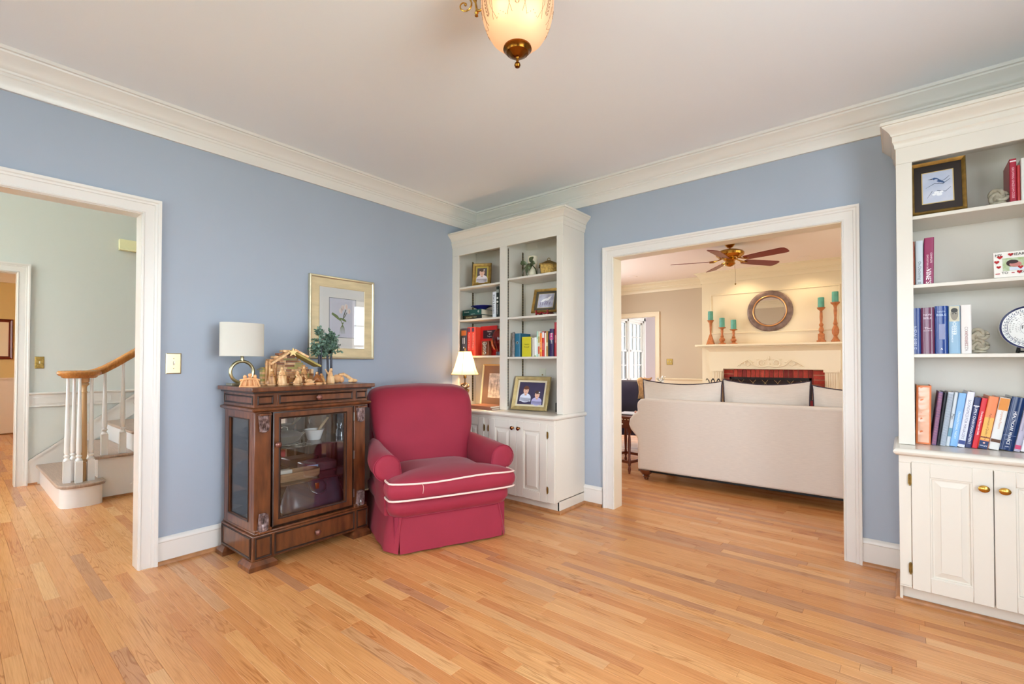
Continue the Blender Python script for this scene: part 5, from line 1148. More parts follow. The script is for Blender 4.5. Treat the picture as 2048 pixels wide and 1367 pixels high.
b = MB(); b.loft([[(r_*math.cos(a)*1.1, r_*math.sin(a), z) for a in [2*PI*k/14 for k in range(14)]] for r_, z in ((.024, 0), (.026, .012), (.022, .035), (.016, .055), (.012, .075), (.006, .088))]); b.build('robe', OLIVE2, t); b = MB(); b.ball((.004, -.004, .092), .011, .011, .013, 12); b.build('head', OLIVE2, t); b = MB(); b.tube([(-.012, 0, .06), (-.028, -.014, .085), (-.034, -.014, .098)], .005, 7); b.tube([(.016, -.012, 0), (.017, -.014, .05)], .009, 8); b.build('raised_arm', OLIVE2, t)
t = thing('reclining_figure', 'peach carved reclining animal group at the right end of the cabinet top', 'figurine', (.34, -1.69, TZ), R(78))
b = MB(); b.ball((-.045, 0, .030), .032, .022, .030, 14); b.ball((-.015, .0, .024), .022, .018, .024, 12); b.build('lying_camel', PEACH, t)
b = MB(); b.tube([(-.03, .01, .055), (.005, .012, .060), (.03, .01, .045), (.06, 0, .022), (.085, 0, .014)], [.010, .012, .012, .011, .006], 9); b.ball((.07, -.006, .014), .030, .016, .014, 12); b.ball((.045, -.016, .012), .018, .010, .011, 10); b.build('draped_figure', OLIVE2, t)

# framed botanical print
t = thing('framed_picture', 'gold framed botanical print with pale tulips on the blue wall', 'picture', (.0008, -1.505, 1.531))
GOLD = mat('champagne_gold_frame', (208, 190, 152), .45, .4, noise=.15, nscale=6, stretch=(1, 1, 5))
fw_, fh_ = .548, .632
picture_frame(t, fnx, fw_, fh_, .02, [(0, 0), (0, .026), (.006, .030), (.012, .028), (.018, .020), (.018, 0)], mat('silver_gilt_edge', (216, 206, 176), .3, .8))
o = MB(); o.sweep([(-fw_/2+.018, -fh_/2+.018), (fw_/2-.018, -fh_/2+.018), (fw_/2-.018, fh_/2-.018), (-fw_/2+.018, fh_/2-.018)], [(0, 0), (0, .016), (.060, .012), (.066, .010), (.066, 0)], fnx, closed=True); o.build('gold_liner', GOLD, t, smooth=0)
MB().box(.003, -.195, -.235, .008, .195, .235).build('mat_board', mat('white_mat_board', (236, 232, 226), .8), t, smooth=0)
flat(rect(-.113, -.150, .117, .157), lambda a, z: (.0085, a, z)).build('inner_border', mat('dark_green_line', (62, 78, 72), .7), t, smooth=0)
pr = flat(rect(-.110, -.147, .114, .154), lambda a, z: (.0089, a, z)).build('print_paper', mat('lavender_print_paper', (212, 212, 224), .8, noise=.04, nscale=6), t, smooth=0)
def ribbon(pts, w, fn, m, p, nm):
    b = MB(); P_ = [Vector(q) for q in pts]; vs = []; n = len(P_)
    for i, q in enumerate(P_):
        d = (P_[min(i+1, n-1)]-P_[max(i-1, 0)]).normalized(); nn = Vector((-d.y, d.x)); ww = w*(math.sin(PI*(i+.35)/(n+.1))) ; vs += [fn(*(q+nn*ww)), fn(*(q-nn*ww))]
    b.add(vs, [(2*i, 2*i+2, 2*i+3, 2*i+1) for i in range(n-1)]); return b.build(nm, m, p, smooth=0)
fz = lambda k: (lambda a, z: (.0092+k*.00035, a, z))
GR = mat('print_green', (110, 130, 84), .8); GR2 = mat('print_dark_green', (66, 84, 66), .8); TUL = mat('print_tulip', (236, 226, 220), .8); PNK = mat('print_pink', (232, 204, 196), .8)
for i, (x0, x1) in enumerate(((-.022, .012), (-.012, .005), (-.002, .0), (.008, -.006), (.018, -.012))): ribbon([(x0, -.118), (x0*.7, -.07), (x1, -.028)], .0022, fz(1), GR, pr, 'stem')
ribbon([(-.02, -.015), (-.05, .012), (-.09, .036)], .012, fz(2), GR, pr, 'leaf'); ribbon([(-.01, -.03), (-.02, .0), (.006, -.008), (.03, -.02)], .010, fz(3), GR, pr, 'leaf'); ribbon([(.0, -.01), (.012, .03), (.028, .075)], .004, fz(2), GR2, pr, 'leaf'); ribbon([(.0, -.01), (.02, .02), (.036, .05)], .003, fz(2), GR2, pr, 'leaf')
for x, z, a in ((.0, .085, 0), (.028, .095, .2), (.052, .062, .5), (-.016, .06, -.2)): flat(ell(x, z, .016, .022, 14), fz(4)).build('tulip', TUL, pr, smooth=0); flat(ell(x+.005, z-.002, .006, .018, 10), fz(5)).build('petal_streak', PNK, pr, smooth=0)  # each tulip carries a printed pink streak
MB().box(.012, -.19, -.23, .0128, .19, .23).build('glazing', glass_mat('picture_glass', refl=.0), t, smooth=0)

# ---------------------------------------------------------------- things on the corner bookcase
def easel_frame(label, loc, rz, tilt, w, h, bw, prof, mframe, inner, name='framed_photo', cat='picture frame', group=None, back=True, strut_h=.55):
    """frame standing on its lower edge at loc, leaning back; inner(parent, fn(a,b,k)) paints the print"""
    t = thing(name, label, cat, loc, 0, group, rot=(0, 0, rz))
    c, s_ = math.cos(R(tilt)), math.sin(R(tilt))
    F = lambda a, z, hh: (a, s_*(z+h/2)-c*hh, c*(z+h/2)+s_*hh+ .004)
    picture_frame(t, F, w, h, bw, prof, mframe)
    b = MB(); P = rect(-w/2+bw*.6, -h/2+bw*.6, w/2-bw*.6, h/2-bw*.6); b.loft([[F(a, z, -.001) for a, z in P], [F(a, z, .002) for a, z in P]]); b.build('backing', BLACK, t, smooth=0)
    inner(t, lambda a, z, k=0: F(a, z, .0028+k*.0004), w-2*bw, h-2*bw)
    if back:
        b = MB(); zz = h*strut_h*c; yy = s_*h*strut_h+.006; b.tube([(0, yy, zz), (0, yy+.05, .004)], .0028, 6); b.build('strut', BLACK, t)
    return t
def layer(poly, F, k, m, p, nm='print_shape'): return flat(poly, lambda a, z: F(a, z, k)).build(nm, m, p, smooth=0)
def pm(c): return mat('print_'+str(c), c, .6)
def child(t, F, x, z, s_, hair, shirt, k=2, bow=None, boy=False):
    layer(ell(x, z-s_*1.55, s_*1.35, s_*1.0, 20), F, k, pm(shirt), t, 'shirt'); layer(rect(x-s_*1.35, z-s_*2.3, x+s_*1.35, z-s_*1.5), F, k, pm(shirt), t, 'shirt')
    layer(rect(x-s_*.25, z-s_*1.05, x+s_*.25, z-s_*.6), F, k+1, pm('c99a84'), t, 'neck')
    layer(ell(x, z+s_*.22, s_*.74, s_*.86, 20), F, k+1, pm(hair), t, 'hair'); layer(ell(x, z, s_*.62, s_*.78, 20), F, k+2, pm('e2b59e'), t, 'face')
    layer(ell(x, z+s_*.55, s_*.60, s_*.32, 14), F, k+3, pm(hair), t, 'fringe')
    for e in (-.24, .24): layer(ell(x+e*s_, z+s_*.08, s_*.07, s_*.045, 8), F, k+3, pm('3a2a26'), t, 'eye')
    layer(ell(x, z-s_*.14, s_*.07, s_*.10, 8), F, k+3, pm('d49c88'), t, 'nose'); layer(ell(x, z-s_*.36, s_*.20, s_*.055, 10), F, k+3, pm('b8605c'), t, 'mouth')
    if bow: layer(ell(x+s_*.5, z+s_*.62, s_*.2, s_*.14, 8), F, k+4, pm(bow), t, 'bow')
GF = mat('antique_gold_frame', (164, 130, 66), .4, .6, noise=.35, nscale=30); GF2 = mat('soft_gold_frame', (186, 164, 112), .45, .4, noise=.2, nscale=25)
PRF = lambda bw: [(0, 0), (0, .012), (bw*.2, .018), (bw*.45, .015), (bw*.75, .010), (bw, .006), (bw, 0)]
def in_baby(t, F, w, h):
    layer(rect(-w/2, -h/2, w/2, h/2), F, 0, pm('b8a24a'), t, 'gold_slip'); w -= .03; h -= .03
    layer(rect(-w/2, -h/2, w/2, h/2), F, 1, pm('5a5056'), t, 'print_ground'); child(t, F, 0, .020, .041, '5a4436', 'e4d8dc', bow='f4ece0')
easel_frame('gold framed photograph of a baby on the top left shelf', (.30, -.235, 1.913), R(28), 9, .185, .222, .030, PRF(.03), GF, in_baby)
def in_dark(t, F, w, h): layer(rect(-w/2, -h/2, w/2, h/2), F, 0, pm('6a5c48'), t, 'print_ground')
easel_frame('small dark gold frame mostly hidden behind the bookcase post on the top left shelf', (.600, -.200, 1.913), R(50), 14, .10, .115, .018, PRF(.018), GF, in_dark)
t = thing('blue_dish', 'glossy cobalt blue dish resting on the lying green books', 'dish', (.245, -.175, 1.696))
MB().lathe([(0, 0), (.035, 0), (.040, .006), (.075, .022), (.115, .034), (.118, .038), (.075, .028), (.03, .010), (0, .008)], (0, 0, 0), 36, sy=.8).build('dish_body', mat('cobalt_glaze', (46, 44, 120), .12, noise=.3, nscale=6), t)
t = thing('carved_bookend', 'brown carved block with twisted silver scroll before the red books', 'bookend', (.405, -.285, 1.2535))
MB().box(-.045, -.012, 0, .045, .028, .135).build('block', mat('mahogany_block', (120, 62, 36), .35), t, bevel=.004)
b = MB()
for s_ in (-1, 1): b.tube([(s_*.012*math.sin(i*.9)+.002*s_, -.018, .012+i*.0072) for i in range(15)], .006, 7)
b.tube([(.022*math.cos(a), -.017, .112+.012*math.sin(a)) for a in [2*PI*i/16 for i in range(16)]], .005, 6, True); b.build('silver_scroll', mat('pewter_scroll', (196, 190, 180), .3, .8), t)
t = thing('red_vase', 'glossy red rounded vase with dark base beside the bookcase post', 'vase', (.540, -.245, 1.2535))
b = MB(); b.lathe([(0, 0), (.028, 0), (.032, .01), (.030, .045), (.045, .075), (.066, .12), (.070, .165), (.058, .21), (.035, .238), (.01, .246), (0, .247)], (0, 0, 0), 28); b.build('vase_body', mat('oxblood_glaze', (138, 24, 16), .12, c2=(56, 12, 12), nscale=9), t)
b = MB(); b.tube([(-.05, -.03, .16), (-.045, -.06, .13), (-.03, -.065, .09), (-.02, -.045, .055)], [.010, .012, .010, .006], 8); b.build('relief', mat('amber_relief', (176, 84, 40), .2), t); MB().lathe([(.030, 0), (.036, .004), (.036, .03), (.031, .036)], (0, 0, 0), 20).build('base', mat('slate_base', (70, 70, 88), .4), t)
# large frame with sketch
def in_sketch(t, F, w, h):
    layer(rect(-w/2, -h/2, w/2, h/2), F, 0, mat('brown_suede_mat', (142, 112, 94), .8, noise=.2, nscale=5), t, 'mat_board'); layer(rect(-w*.30, -h*.33, w*.42, h*.30), F, 1, mat('sketch_print', (226, 214, 202), .8, noise=.45, nscale=26), t, 'sketch')
    for i in range(6): ribbon([(-w*.22+i*.035, -h*.28), (-w*.2+i*.034, 0), (-w*.22+i*.036, h*.2-abs(i-3)*.02)], .003, lambda a, z: F(a, z, 2), pm('8a7468'), t, 'sketch_line')
easel_frame('large thin gold framed sketch in brown mat leaning behind the small lamp', (.40, -.145, .7725), R(6), 8, .36, .40, .014, PRF(.014), mat('pale_gold_frame', (206, 176, 122), .4, .4), in_sketch, name='framed_sketch', cat='picture', back=False)
for k, (lb, c) in enumerate((('lower of two thin brown albums lying beside the small lamp', 'a0705a'), ('upper of two thin brown albums lying beside the small lamp', 'b0765a'))):
    t = thing('photo_album', lb, 'album', (.47, -.345, .7725+k*.0165), R(3-4*k), 'albums on the corner countertop')
    MB().prism([(-.10, 0), (.10, 0), (.10, .002), (-.096, .002), (-.096, .013), (.10, .013), (.10, .015), (-.10, .015)], lambda a, c_, s_: (s_, a, c_), -.14, .14).build('cover', mat('album_'+c, tuple(int(c[i:i+2], 16) for i in (0, 2, 4)), .4), t, smooth=0); MB().box(-.136, -.094, .0025, .136, .096, .0125).build('pages', PAPER, t, smooth=0)
# small lamp
LX, LY_ = .252, -.405
t = thing('small_table_lamp', 'small lit lamp with cream bell shade and sculpted bronze base on the corner countertop', 'table lamp', (LX, LY_, .7725))
b = MB(); b.lathe([(0, 0), (.050, 0), (.052, .008), (.044, .018), (.030, .024), (.014, .03)], (0, 0, 0), 24)
for k in range(4):
    z = .045+.052*k
    for q in range(4):
        a = PI/2*q+k*.6; b.tube([(.010*math.cos(a), .010*math.sin(a), z-.022), (.034*math.cos(a+.5), .034*math.sin(a+.5), z-.004), (.036*math.cos(a+1.0), .036*math.sin(a+1.0), z+.012), (.010*math.cos(a+1.5), .010*math.sin(a+1.5), z+.026)], [.007, .010, .009, .006], 7)
b.tube([(0, 0, .02), (0, 0, .30)], .008, 8); b.build('base', mat('bronze_silver_leaf', (150, 124, 98), .28, .85, noise=.5, nscale=40), t)
b = MB(); b.lathe([(.012, .27), (.014, .275), (.014, .30), (.004, .305), (.003, .545), (0, .546)], (0, 0, 0), 12); b.lathe([(0, .535), (.006, .538), (.007, .546), (.003, .556), (0, .558)], (0, 0, 0), 10); b.build('stem', BRASS, t)
SHD = shade_mat('cream_silk_shade', (246, 226, 186), .6, emit=.55, ec=(255, 196, 120))
b = MB(); nn_ = 6; rings = []
for q in range(9):
    u = q/8; z = .305+.215*u; r_ = .138-.076*u**.75; ring = []
    for i in range(36):
        a = 2*PI*i/36; k = math.cos(PI/nn_)/math.cos((a % (2*PI/nn_))-PI/nn_); ring.append((r_*(.45+.55*k)*math.cos(a)*1.03, r_*(.45+.55*k)*math.sin(a)*.92, z))
    rings.append(ring)
b.loft(rings, True, False); b.build('shade', SHD, t, smooth=25)
b = MB()
for s_ in range(nn_):
    a = 2*PI*s_/nn_; b.tube([((.1385-.076*u**.75)*math.cos(a)*1.035, (.1385-.076*u**.75)*math.sin(a)*.925, .305+.215*u) for u in [i/8 for i in range(9)]], .0014, 5)
for z, r_ in ((.305, .139), (.520, .063)): b.tube([(r_*(.45+.55*math.cos(PI/nn_)/math.cos((a % (2*PI/nn_))-PI/nn_))*math.cos(a)*1.03, r_*(.45+.55*math.cos(PI/nn_)/math.cos((a % (2*PI/nn_))-PI/nn_))*math.sin(a)*.92, z) for a in [2*PI*i/36 for i in range(36)]], .003, 5, True)
b.build('shade_trim', mat('beige_braid', (178, 150, 110), .7), t)
MB().ball((0, 0, .40), .022, .022, .03, 12).build('bulb', mat('lit_bulb', (255, 214, 150), .4, emit=9), t)
point('small_lamp_glow', (LX, LY_, .7725+.40), 15, (1, .62, .30), .03)
# right bay
t = thing('white_candle', 'fat white pillar candle on the top right shelf of the corner bookcase', 'candle', (.905, -.225, 1.9435)); MB().lathe([(0, 0), (.040, 0), (.042, .005), (.042, .165), (.038, .170), (.012, .166), (0, .164)], (0, 0, 0), 26).build('wax', mat('ivory_wax', (226, 216, 190), .5), t)
t = thing('leaf_candle_holder', 'dark green metal leaf candle holder wrapped around the white candle', 'candle holder', (.905, -.225, 1.9335))
GL = mat('dark_green_leaf_metal', (82, 92, 62), .35, .4, noise=.4, nscale=20)
b = MB(); b.lathe([(0, 0), (.05, 0), (.055, .004), (.05, .009), (0, .009)], (0, 0, 0), 24); b.build('dish', GL, t)
def bigleaf(b, c, ax, up_, L_, w):
    c = Vector(c); ax = Vector(ax).normalized(); up_ = Vector(up_).normalized(); sd = ax.cross(up_); rings = []
    for i in range(7):
        u = i/6; ww = w*math.sin(PI*min(.97, u*.9+.06))**.7; p = c+ax*L_*u+up_*(.012*math.sin(PI*u)); rings.append([tuple(p-sd*ww+up_*.006), tuple(p-up_*.001), tuple(p+sd*ww+up_*.006), tuple(p+up_*.002)])
    b.loft(rings)
for c, ax, up_, L_, w in (((-.030, -.045, .09), (-.6, 0, -1), (-.6, -.8, .3), .09, .026), ((-.025, -.05, .11), (-.8, -.2, .2), (-.2, -1, .2), .06, .024), ((.012, -.055, .12), (.6, 0, .6), (.1, -1, 0), .055, .020), ((.02, -.055, .11), (.9, 0, -.2), (0, -1, .2), .05, .022), ((.0, -.058, .11), (-.2, 0, -1), (0, -1, 0), .085, .018), ((.03, -.05, .10), (-.4, -.2, -1), (.3, -1, 0), .06, .015)):
    b = MB(); bigleaf(b, c, ax, up_, L_, w); b.build('leaf', GL, t, smooth=60)
b = MB(); b.tube([(-.045, -.02, .008), (-.05, -.04, .06), (-.02, -.055, .10), (.02, -.055, .11), (.045, -.02, .06), (.045, 0, .008)], .004, 7); b.build('stem', GL, t)
t = thing('gold_box', 'small antique gold box with pagoda lid on the top right shelf', 'box', (1.075, -.225, 1.9335), R(38))
GB = mat('embossed_gold', (150, 118, 58), .4, .7, noise=.5, nscale=70, bump=.5, bscale=120)
MB().loft([[(x*k, y*k, z) for x, y in rect(-.074, -.070, .074, .070)] for k, z in ((.88, 0), (.95, .004), (1, .072))]).build('box_body', GB, t, smooth=0)
b = MB(); b.loft([[(x*k, y*k, z) for x, y in rect(-.085, -.080, .085, .080)] for k, z in ((1, .072), (1, .078), (.85, .084), (.45, .104), (.12, .122))]); b.tube([(-.010, 0, .120), (-.010, 0, .136), (0, 0, .144), (.010, 0, .136), (.010, 0, .120)], .003, 7); b.build('lid', GB, t, smooth=0)
def in_bird2(t, F, w, h):
    layer(rect(-w/2, -h/2, w/2, h/2), F, 0, pm('4c4638'), t, 'dark_mat'); w2, h2 = w-.055, h-.050
    layer(rect(-w2/2-.004, -h2/2-.004, w2/2+.004, h2/2+.004), F, 1, pm('b8a878'), t, 'gold_slip'); layer(rect(-w2/2, -h2/2, w2/2, h2/2), F, 2, mat('watery_print', (206, 210, 222), .7, c2=(150, 146, 170), nscale=18), t, 'print_ground')
    for (x, z, a) in ((-.015, .005, .4), (.025, .018, .7)): layer([(x+p*math.cos(a)-q*math.sin(a), z+p*math.sin(a)+q*math.cos(a)) for p, q in ((-.035, 0), (-.01, .012), (.02, .010), (.034, .002), (.01, -.008), (-.012, -.010))], F, 3, pm('f0f0f2'), t, 'white_bird')
    for i in range(5): ribbon([(-.05+i*.022, -.045), (-.045+i*.02, -.03), (-.05+i*.024, -.012)], .003, lambda a, z: F(a, z, 3), pm('6a5a78'), t, 'reed')
easel_frame('gold framed print of white birds tilted on a red easel', (1.055, -.265, 1.606), R(12), 20, .240, .222, .022, PRF(.022), GF, in_bird2, name='framed_bird_print', cat='picture', back=False)
t = thing('red_easel', 'small red carved easel holding the white bird print', 'easel', (1.045, -.262, 1.5885), R(12))
RL = mat('red_lacquer', (134, 22, 26), .3); b = MB()
for x in (-.055, .05): b.prism([(-.045, 0), (-.035, 0), (-.012, .010), (.02, .012), (.10, 0), (.105, .006), (.06, .04), (.085, .14), (.078, .145), (.03, .030), (-.02, .016), (-.036, .044), (-.046, .040)], lambda y, z, s_: (s_, y, z), x, x+.008)
b.tube([(-.05, -.038, .018), (-.02, -.040, .008), (.0, -.042, .022), (.03, -.040, .008), (.055, -.038, .018)], .006, 7); b.build('easel_body', RL, t)
t = thing('grey_statuette', 'grey stone statuette leaning on the teal book', 'statuette', (.712, -.250, 1.2405))
b = MB(); b.loft([[(r_*(1+.12*math.sin(3*a+z*40))*math.cos(a), r_*math.sin(a), z) for a in [2*PI*k/16 for k in range(16)]] for r_, z in ((.024, 0), (.024, .02), (.021, .03), (.023, .07), (.018, .11), (.022, .145), (.012, .165), (.016, .18), (.017, .20), (.012, .215), (.004, .222))]); b.build('statuette_body', mat('grey_soapstone', (140, 132, 128), .5, noise=.4, nscale=30), t)
def in_two(t, F, w, h):
    layer(rect(-w/2, -h/2, w/2, h/2), F, 0, mat('linen_slip', (216, 204, 174), .8), t, 'linen_slip'); w -= .034; h -= .034
    layer(rect(-w/2, -h/2, w/2, h/2), F, 1, mat('violet_backdrop', (62, 54, 84), .6, noise=.25, nscale=6), t, 'print_ground')
    child(t, F, -.052, .022, .041, '6a4030', 'd8dcec', k=2); child(t, F, .064, -.012, .037, '4c3630', 'b4b0d8', k=2, bow='f4f4f8')
easel_frame('large soft gold framed portrait of two children on the corner countertop', (.888, -.262, .7728), R(8), 17, .355, .300, .034, PRF(.034), GF2, in_two)
t = thing('outlet_plate', 'pale cable outlet plate on the bookcase back above the portrait', 'outlet', (.862, -.0205, 1.079))
MB().box(-.036, -.004, -.058, .036, 0, .058).build('plate', mat('ivory_plate', (222, 220, 200), .4), t, bevel=.0015); MB().lathe([(0, .004), (.006, .004), (.005, .010), (0, .011)], (0, 0, 0), 12, 'y').build('jack', AGED, t)
t = thing('black_stand', 'small black stand behind the large portrait frame', 'stand', (1.125, -.16, .7725)); MB().box(-.016, -.02, 0, .016, .02, .075).build('block', BLACK, t, bevel=.003); b = MB(); b.tube([(-.01, -.01, .07), (.04, .02, .105), (.09, .05, .135)], .003, 6); b.build('arm', BLACK, t)

# ---------------------------------------------------------------- things on the right bookcase
def in_king(t, F, w, h):
    layer(rect(-w/2, -h/2, w/2, h/2), F, 0, pm('2c211c'), t, 'dark_mat'); w2, h2 = w-.066, h-.082
    layer(rect(-w2/2-.004, -h2/2-.004, w2/2+.004, h2/2+.004), F, 1, pm('c9ae72'), t, 'gold_slip'); layer(rect(-w2/2, -h2/2, w2/2, h2/2), F, 2, mat('snow_print', (206, 208, 220), .7, c2=(176, 186, 208), nscale=9), t, 'print_ground')
    f3 = lambda a, z: F(a, z, 4); f4 = lambda a, z: F(a, z, 5)
    ribbon([(-.045, .0), (-.01, .020), (.02, .012), (.048, .034)], .0018, f3, pm('4a5064'), t, 'branch'); ribbon([(.0, .018), (.03, .035), (.045, .050)], .0013, f3, pm('4a5064'), t, 'branch'); ribbon([(-.02, -.045), (.0, -.02), (.03, -.03), (.05, -.01)], .0016, f3, pm('5c6278'), t, 'branch'); ribbon([(-.04, -.055), (-.02, -.02)], .0012, f3, pm('4a5064'), t, 'branch')
    layer([(-.022, .046), (-.012, .052), (-.002, .048), (.012, .034), (.030, .018), (.022, .016), (.002, .026), (-.010, .036)], F, 5, pm('35507c'), t, 'bird_body'); layer([(-.038, .045), (-.020, .048), (-.020, .042)], F, 5, pm('2c2c34'), t, 'bird_beak'); layer(ell(-.006, .036, .008, .006, 10), F, 6, pm('b4bcd0'), t, 'bird_breast')
    for x, z, a in ((-.004, -.030, .010), (.006, -.042, .012), (-.014, -.040, .008), (.014, -.030, .008)): layer(ell(x, z, a, a*.7, 10), F, 6, pm('eef0f4'), t, 'blossom')
easel_frame('tall gold and black framed print of a blue bird on the top shelf', (3.520, -.292, 1.9422), R(2), 9, .212, .278, .016, PRF(.016), GF, in_king, name='framed_bird_print', cat='picture', strut_h=.6)
KN = mat('weathered_rope_resin', (172, 164, 144), .7, noise=.4, nscale=40)
def knot(label, loc, s_, two=False):
    t = thing('knot_bookend', label, 'bookend', loc, 0, 'knotted rope bookends')
    b = MB()
    for cz in ((.036, .092) if two else (.036,)):
        pts = []
        for i in range(90):
            a = 2*PI*i/90; rr_ = (.0215+.0105*math.cos(3*a)); pts.append((rr_*math.cos(2*a)*s_, .012*math.sin(3*a)*s_-.0, cz*s_+rr_*math.sin(2*a)*s_))
        b.tube(pts, .0088*s_, 8, True)
        b.ball((0, 0, cz*s_), .025*s_, .017*s_, .025*s_, 14)
    b.lathe([(0, 0), (.030*s_, 0), (.028*s_, .008), (.012*s_, .014)], (0, 0, 0), 16, sy=.7); b.build('rope_knot', KN, t, smooth=70)
knot('pale knotted rope bookend beside the crimson book on the top shelf', (3.733, -.272, 1.9480), 1.02); knot('grey two lobed knotted rope bookend beside the off-white book on the third shelf', (3.663, -.270, 1.2405), .92, True)
WHF = mat('white_painted_frame', (238, 234, 226), .5); HR = mat('heart_red', (176, 26, 30), .6); INK = mat('hand_ink', (24, 22, 26), .6)
def heart(cx, cz, s_): return [(cx+s_*.0625*16*math.sin(a)**3, cz+s_*.0625*(13*math.cos(a)-5*math.cos(2*a)-2*math.cos(3*a)-math.cos(4*a))) for a in [2*PI*i/20 for i in range(20)]]
def in_heart(t, F, w, h): pass
t = thing('heart_photo_frame', 'white frame with painted red hearts reading MY HEART TO DAD', 'picture frame', (3.800, -.297, 1.5905), R(2))
c_, s__ = math.cos(R(8)), math.sin(R(8)); FH_ = lambda a, z, hh: (a, s__*z-hh*c_, c_*z+hh*s__)
b = MB(); P = rect(-.088, 0, .088, .124); b.loft([[FH_(a, z, 0) for a, z in P], [FH_(a, z, .009) for a, z in P]]); b.build('frame', WHF, t, bevel=.002)
Fk = lambda k: (lambda a, z: FH_(a, z, .0098+k*.0004))
flat(rect(-.058, .030, .058, .092), Fk(0)).build('photo', mat('garden_photo', (150, 170, 104), .6, c2=(206, 216, 196), nscale=40), t, smooth=0)
flat(ell(-.028, .066, .018, .016, 16), Fk(2)).build('hair', pm('3a2424'), t, smooth=0); flat(ell(-.016, .060, .020, .013, 16), Fk(3)).build('face', pm('c08078'), t, smooth=0); flat(ell(-.024, .072, .018, .009, 14), Fk(4)).build('hair_top', pm('3a2424'), t, smooth=0); flat(rect(-.036, .031, .030, .046), Fk(2)).build('shirt', pm('d4dce8'), t, smooth=0)
for (x, z, q) in ((-.066, .098, .010), (-.077, .075, .009), (-.071, .050, .008), (-.030, .108, .009), (.0, .044, .009), (.077, .075, .009), (.071, .048, .008), (.030, .108, .008), (-.004, .022, .009)): flat(heart(x, z, q), Fk(5)).build('heart', HR, t, smooth=0)
for (x0, x1, z) in ((-.083, -.068, .016), (-.030, -.020, .018)): flat(rect(x0, z, x1, z+.004), Fk(5)).build('dash', HR, t, smooth=0)
lettering('MY', lambda a, z: Fk(6)(a, z), (-.070, .108), .022, .013, INK, t); lettering('HEART', lambda a, z: Fk(6)(a, z), (.0, .108), .075, .012, INK, t); lettering('TO', lambda a, z: Fk(6)(a, z), (-.052, .021), .022, .011, INK, t); lettering('DAD', lambda a, z: Fk(6)(a, z), (.016, .021), .045, .011, INK, t)
# faith plate
t = thing('lettered_plate', 'round white plate with navy rim and lettering in rings on a black stand', 'plate', (3.838, -.270, 1.2355), R(-2))
NAVY = mat('navy_glaze', (26, 28, 74), .15); c_, s__ = math.cos(R(12)), math.sin(R(12)); RP = .106
PF = lambda a, z, hh: (a, s__*(z+RP)-hh*c_, c_*(z+RP)+hh*s__+.014)
def disc(r0, r1, h0, h1, m, nm, n=48):
    b = MB(); b.loft([[PF(r_*math.cos(2*PI*i/n), r_*math.sin(2*PI*i/n), hh) for i in range(n)] for r_, hh in ((max(r0, 1e-4), h0), (r1, h1))], True, False); return b.build(nm, m, t, smooth=60)
b = MB(); n = 48; b.loft([[PF(r_*math.cos(2*PI*i/n), r_*math.sin(2*PI*i/n), hh) for i in range(n)] for r_, hh in ((.001, 0), (.05, 0), (.09, .008), (.105, .012), (.106, .014), (.104, .0145), (.088, .011), (.070, .004), (.001, .004))], True, False); b.build('plate_body', PORC, t, smooth=60)
disc(.0975, .1055, .0138, .0150, NAVY, 'navy_rim'); disc(.078, .0795, .0080, .0084, NAVY, 'inner_line'); disc(.036, .0368, .0046, .0046, NAVY, 'centre_line')
for k in range(36):
    a = 2*PI*k/36; b = MB(); b.tube([PF((.088+.006*math.cos(q))*math.cos(a+.05*math.sin(q)), (.088+.006*math.cos(q))*math.sin(a+.05*math.sin(q)), .0125) for q in [i*1.2 for i in range(5)]], .0011, 4)
    if k == 0: allb = b
    else: allb.add(b.v, b.f)
allb.build('rim_pattern', mat('grey_blue_glaze', (96, 100, 130), .3), t, kind='stuff')
def ring_text(s_, r_, h_, a0, step, m):
    b = MB()
    for i, chh in enumerate(s_):
        if chh == ' ': continue
        vs, fs, x0, x1, y0, y1 = text_geo(chh); a = a0-step*i; k = h_/.72
        b.add([PF((r_+(y-.35)*k)*math.cos(a)+((x-(x0+x1)/2)*k)*math.sin(a), (r_+(y-.35)*k)*math.sin(a)-((x-(x0+x1)/2)*k)*math.cos(a), .0052 if r_ < .06 else .0066) for x, y in vs], fs)
    b.build('lettering', m, t, smooth=0)
ring_text('HALLOWED BE YOUR NAME  YOUR KINGDOM COME', .071, .0068, R(195), R(8.6), INK); ring_text('YOUR WILL BE DONE ON EARTH AS IT IS', .060, .0058, R(185), R(9), INK); ring_text('FORGIVE US OUR DEBTS AS WE HAVE', .050, .0045, R(200), R(10), INK); ring_text('LEAD US NOT BUT DELIVER US', .042, .0036, R(210), R(11), INK)
lettering('FAITH', lambda a, z: PF(a, z, .0052), (0, .004), .062, .020, INK, t); lettering('IN', lambda a, z: PF(a, z, .0052), (-.012, -.018), .03, .010, INK, t)
t = thing('plate_stand', 'black iron stand under the lettered plate', 'stand', (3.838, -.270, 1.2375), R(-2))
b = MB()
for x in (-.045, .04): b.tube([(x, -.030, .022), (x, -.034, .010), (x, -.022, .003), (x, .05, .003), (x*.6, .045, .10)], .0045, 7)
b.tube([(-.045, 0, .006), (.04, 0, .006)], .004, 7); b.build('stand_wire', BLACK, t)

